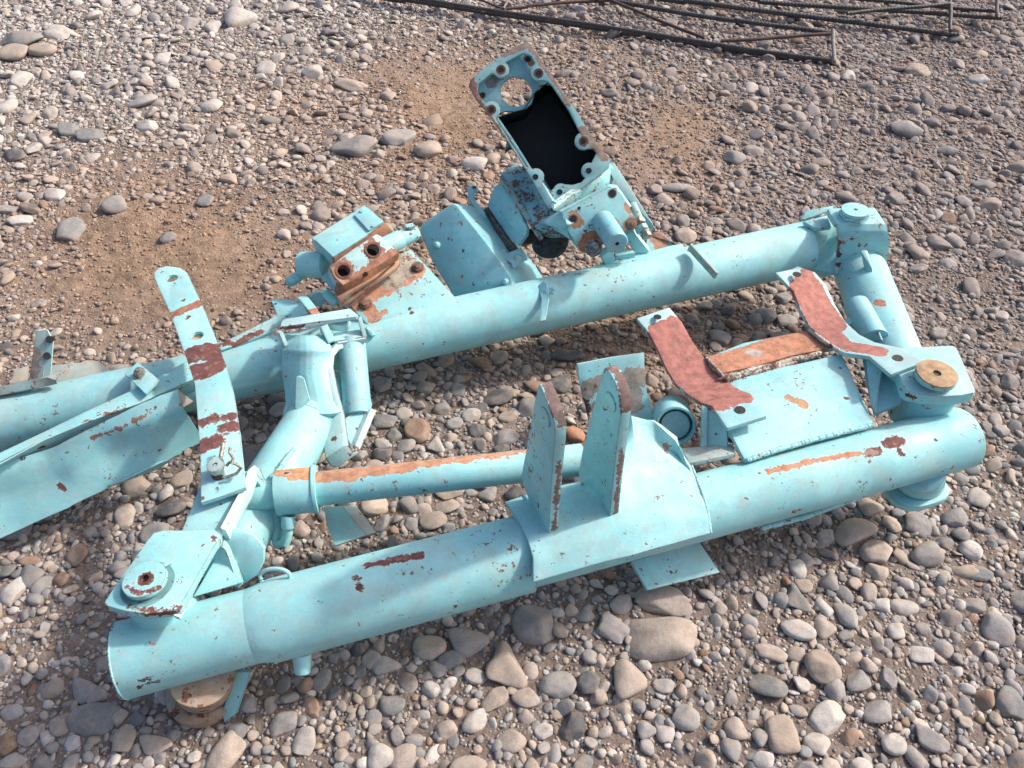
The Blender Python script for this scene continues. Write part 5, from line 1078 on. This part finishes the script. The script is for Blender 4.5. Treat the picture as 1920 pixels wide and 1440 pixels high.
MB().slab([F(*Z(1, x, y), h) for x, y, h in ((914, 684, .121), (995, 747, .03), (985, 770, .0), (940, 780, .06))], .004).build('end_flange', paint('paint_channel_end', base=(.36, .34, .30), chips=2.), cho)
MB().loft([[F(*Z(1, x, y), h) for x, y, h in r] for r in [[(940, 1010, -.02), (640, 1155, -.03), (560, 1185, -.04)], [(820, 1095, -.06), (700, 1140, -.06), (590, 1180, -.06)]]], .004).build('lower_lip', MPL, cho)

# ---------------------------------------------------------------- steel reinforcing rods in the background
def rebar(pts, r, mat, label, z=.018, ribs=True, cat='steel rod', group='loose reinforcing rods behind the machine'):
    P = [G(x, y, (q[0] if q else z)) for x, y, *q in pts]; out = []; rr = []
    for a, b in zip(P[:-1], P[1:]):
        L = np.linalg.norm(b - a); n = max(2, int(L / .0055))
        for i in range(n): out.append(a + (b - a) * i / n + np.array([0, .010 * math.sin(i / n * 3.1 + a[0] * 5) * math.sin(math.pi * i / n), .004 * math.sin(i * .011 + a[0] * 9)])); rr.append(r * (1.10 if ribs and i % 3 == 0 else .93))
    out.append(P[-1]); rr.append(r)
    o = MB().tube(out, rr, 10).build('reinforcing_rod', mat, None, bevel=0, angle=80); tag(o, label, cat, group); return o
MBAR = plain('dark_mill_steel', (.045, .048, .052), (.085, .075, .072), rough=.6, scale=22., metal=.25)
MBARR = plain('rusted_steel', (.11, .068, .058), (.07, .048, .043), rough=.85, scale=30.)
MBARG = plain('grey_steel', (.24, .23, .225), (.15, .13, .12), rough=.7, scale=30.)
rebar([(560, -28, .02), (760, 2, .02), (1165, 59, .022), (1570, 120, .02)], .0095, MBAR, 'nearest and longest dark ribbed steel rod, ending right of the gearbox')
rebar([(600, -30, .04), (770, -3, .042), (1165, 53, .044), (1558, 113, .04)], .0085, MBAR, 'dark ribbed rod pressed against the back of the nearest long one')
rebar([(1020, -22, .05), (1147, 0, .05), (1380, 38, .05), (1560, 62, .045)], .0105, MBAR, 'thick dark rod ending where the short upright grey rod stands')
rebar([(1150, -20, .04), (1286, 3, .04), (1799, 66, .03)], .0115, MBAR, 'thickest dark rod, ending furthest right below the others')
rebar([(1300, -18, .06), (1425, 2, .06), (1878, 34, .05)], .0108, MBAR, 'thick dark rod touching the top right corner of the pile')
rebar([(1500, -14, .05), (1620, 0, .05), (1868, 20, .06)], .0085, MBAR, 'dark rod at the back of the pile near the top edge')
rebar([(1588, 27, .075), (1781, 8, .085)], .0085, MBAR, 'short dark rod lying across the thick rods at top right')
rebar([(900, 22, .03), (990, 12, .03), (1147, 2, .03)], .008, MBARR, 'thin rusty rod along the top edge left of the pile', ribs=False)
rebar([(1147, 0, .065), (1322, 70, .04)], .008, MBARR, 'thin rusty rod slanting down to the nearest long dark rod', ribs=False)
rebar([(1352, 78, .04), (1560, 64, .055)], .0085, MBARR, 'short rusty crossbar lying over the nearest long dark rod', ribs=False)
rebar([(1562, 58, .075), (1564, 116, .045)], .009, MBARG, 'short grey rod joining the ends of the dark rods', ribs=False)
rebar([(1781, -4, .09), (1782, 58, .06)], .009, MBAR, 'short dark rod crossing the thickest dark rod near its end', ribs=False)
rebar([(1868, -4, .09), (1870, 34, .08)], .009, MBAR, 'short dark rod crossing the pile at its right tip', ribs=False)
rebar([(958, -6, .06), (944, 16, .05)], .006, MBARG, 'thin short grey wire leaning on the long rod at the top edge', ribs=False)
rebar([(890, -8, .04), (965, 28, .03)], .006, MBARR, 'thin rusty wire crossing behind the grey wire at the top edge', ribs=False)
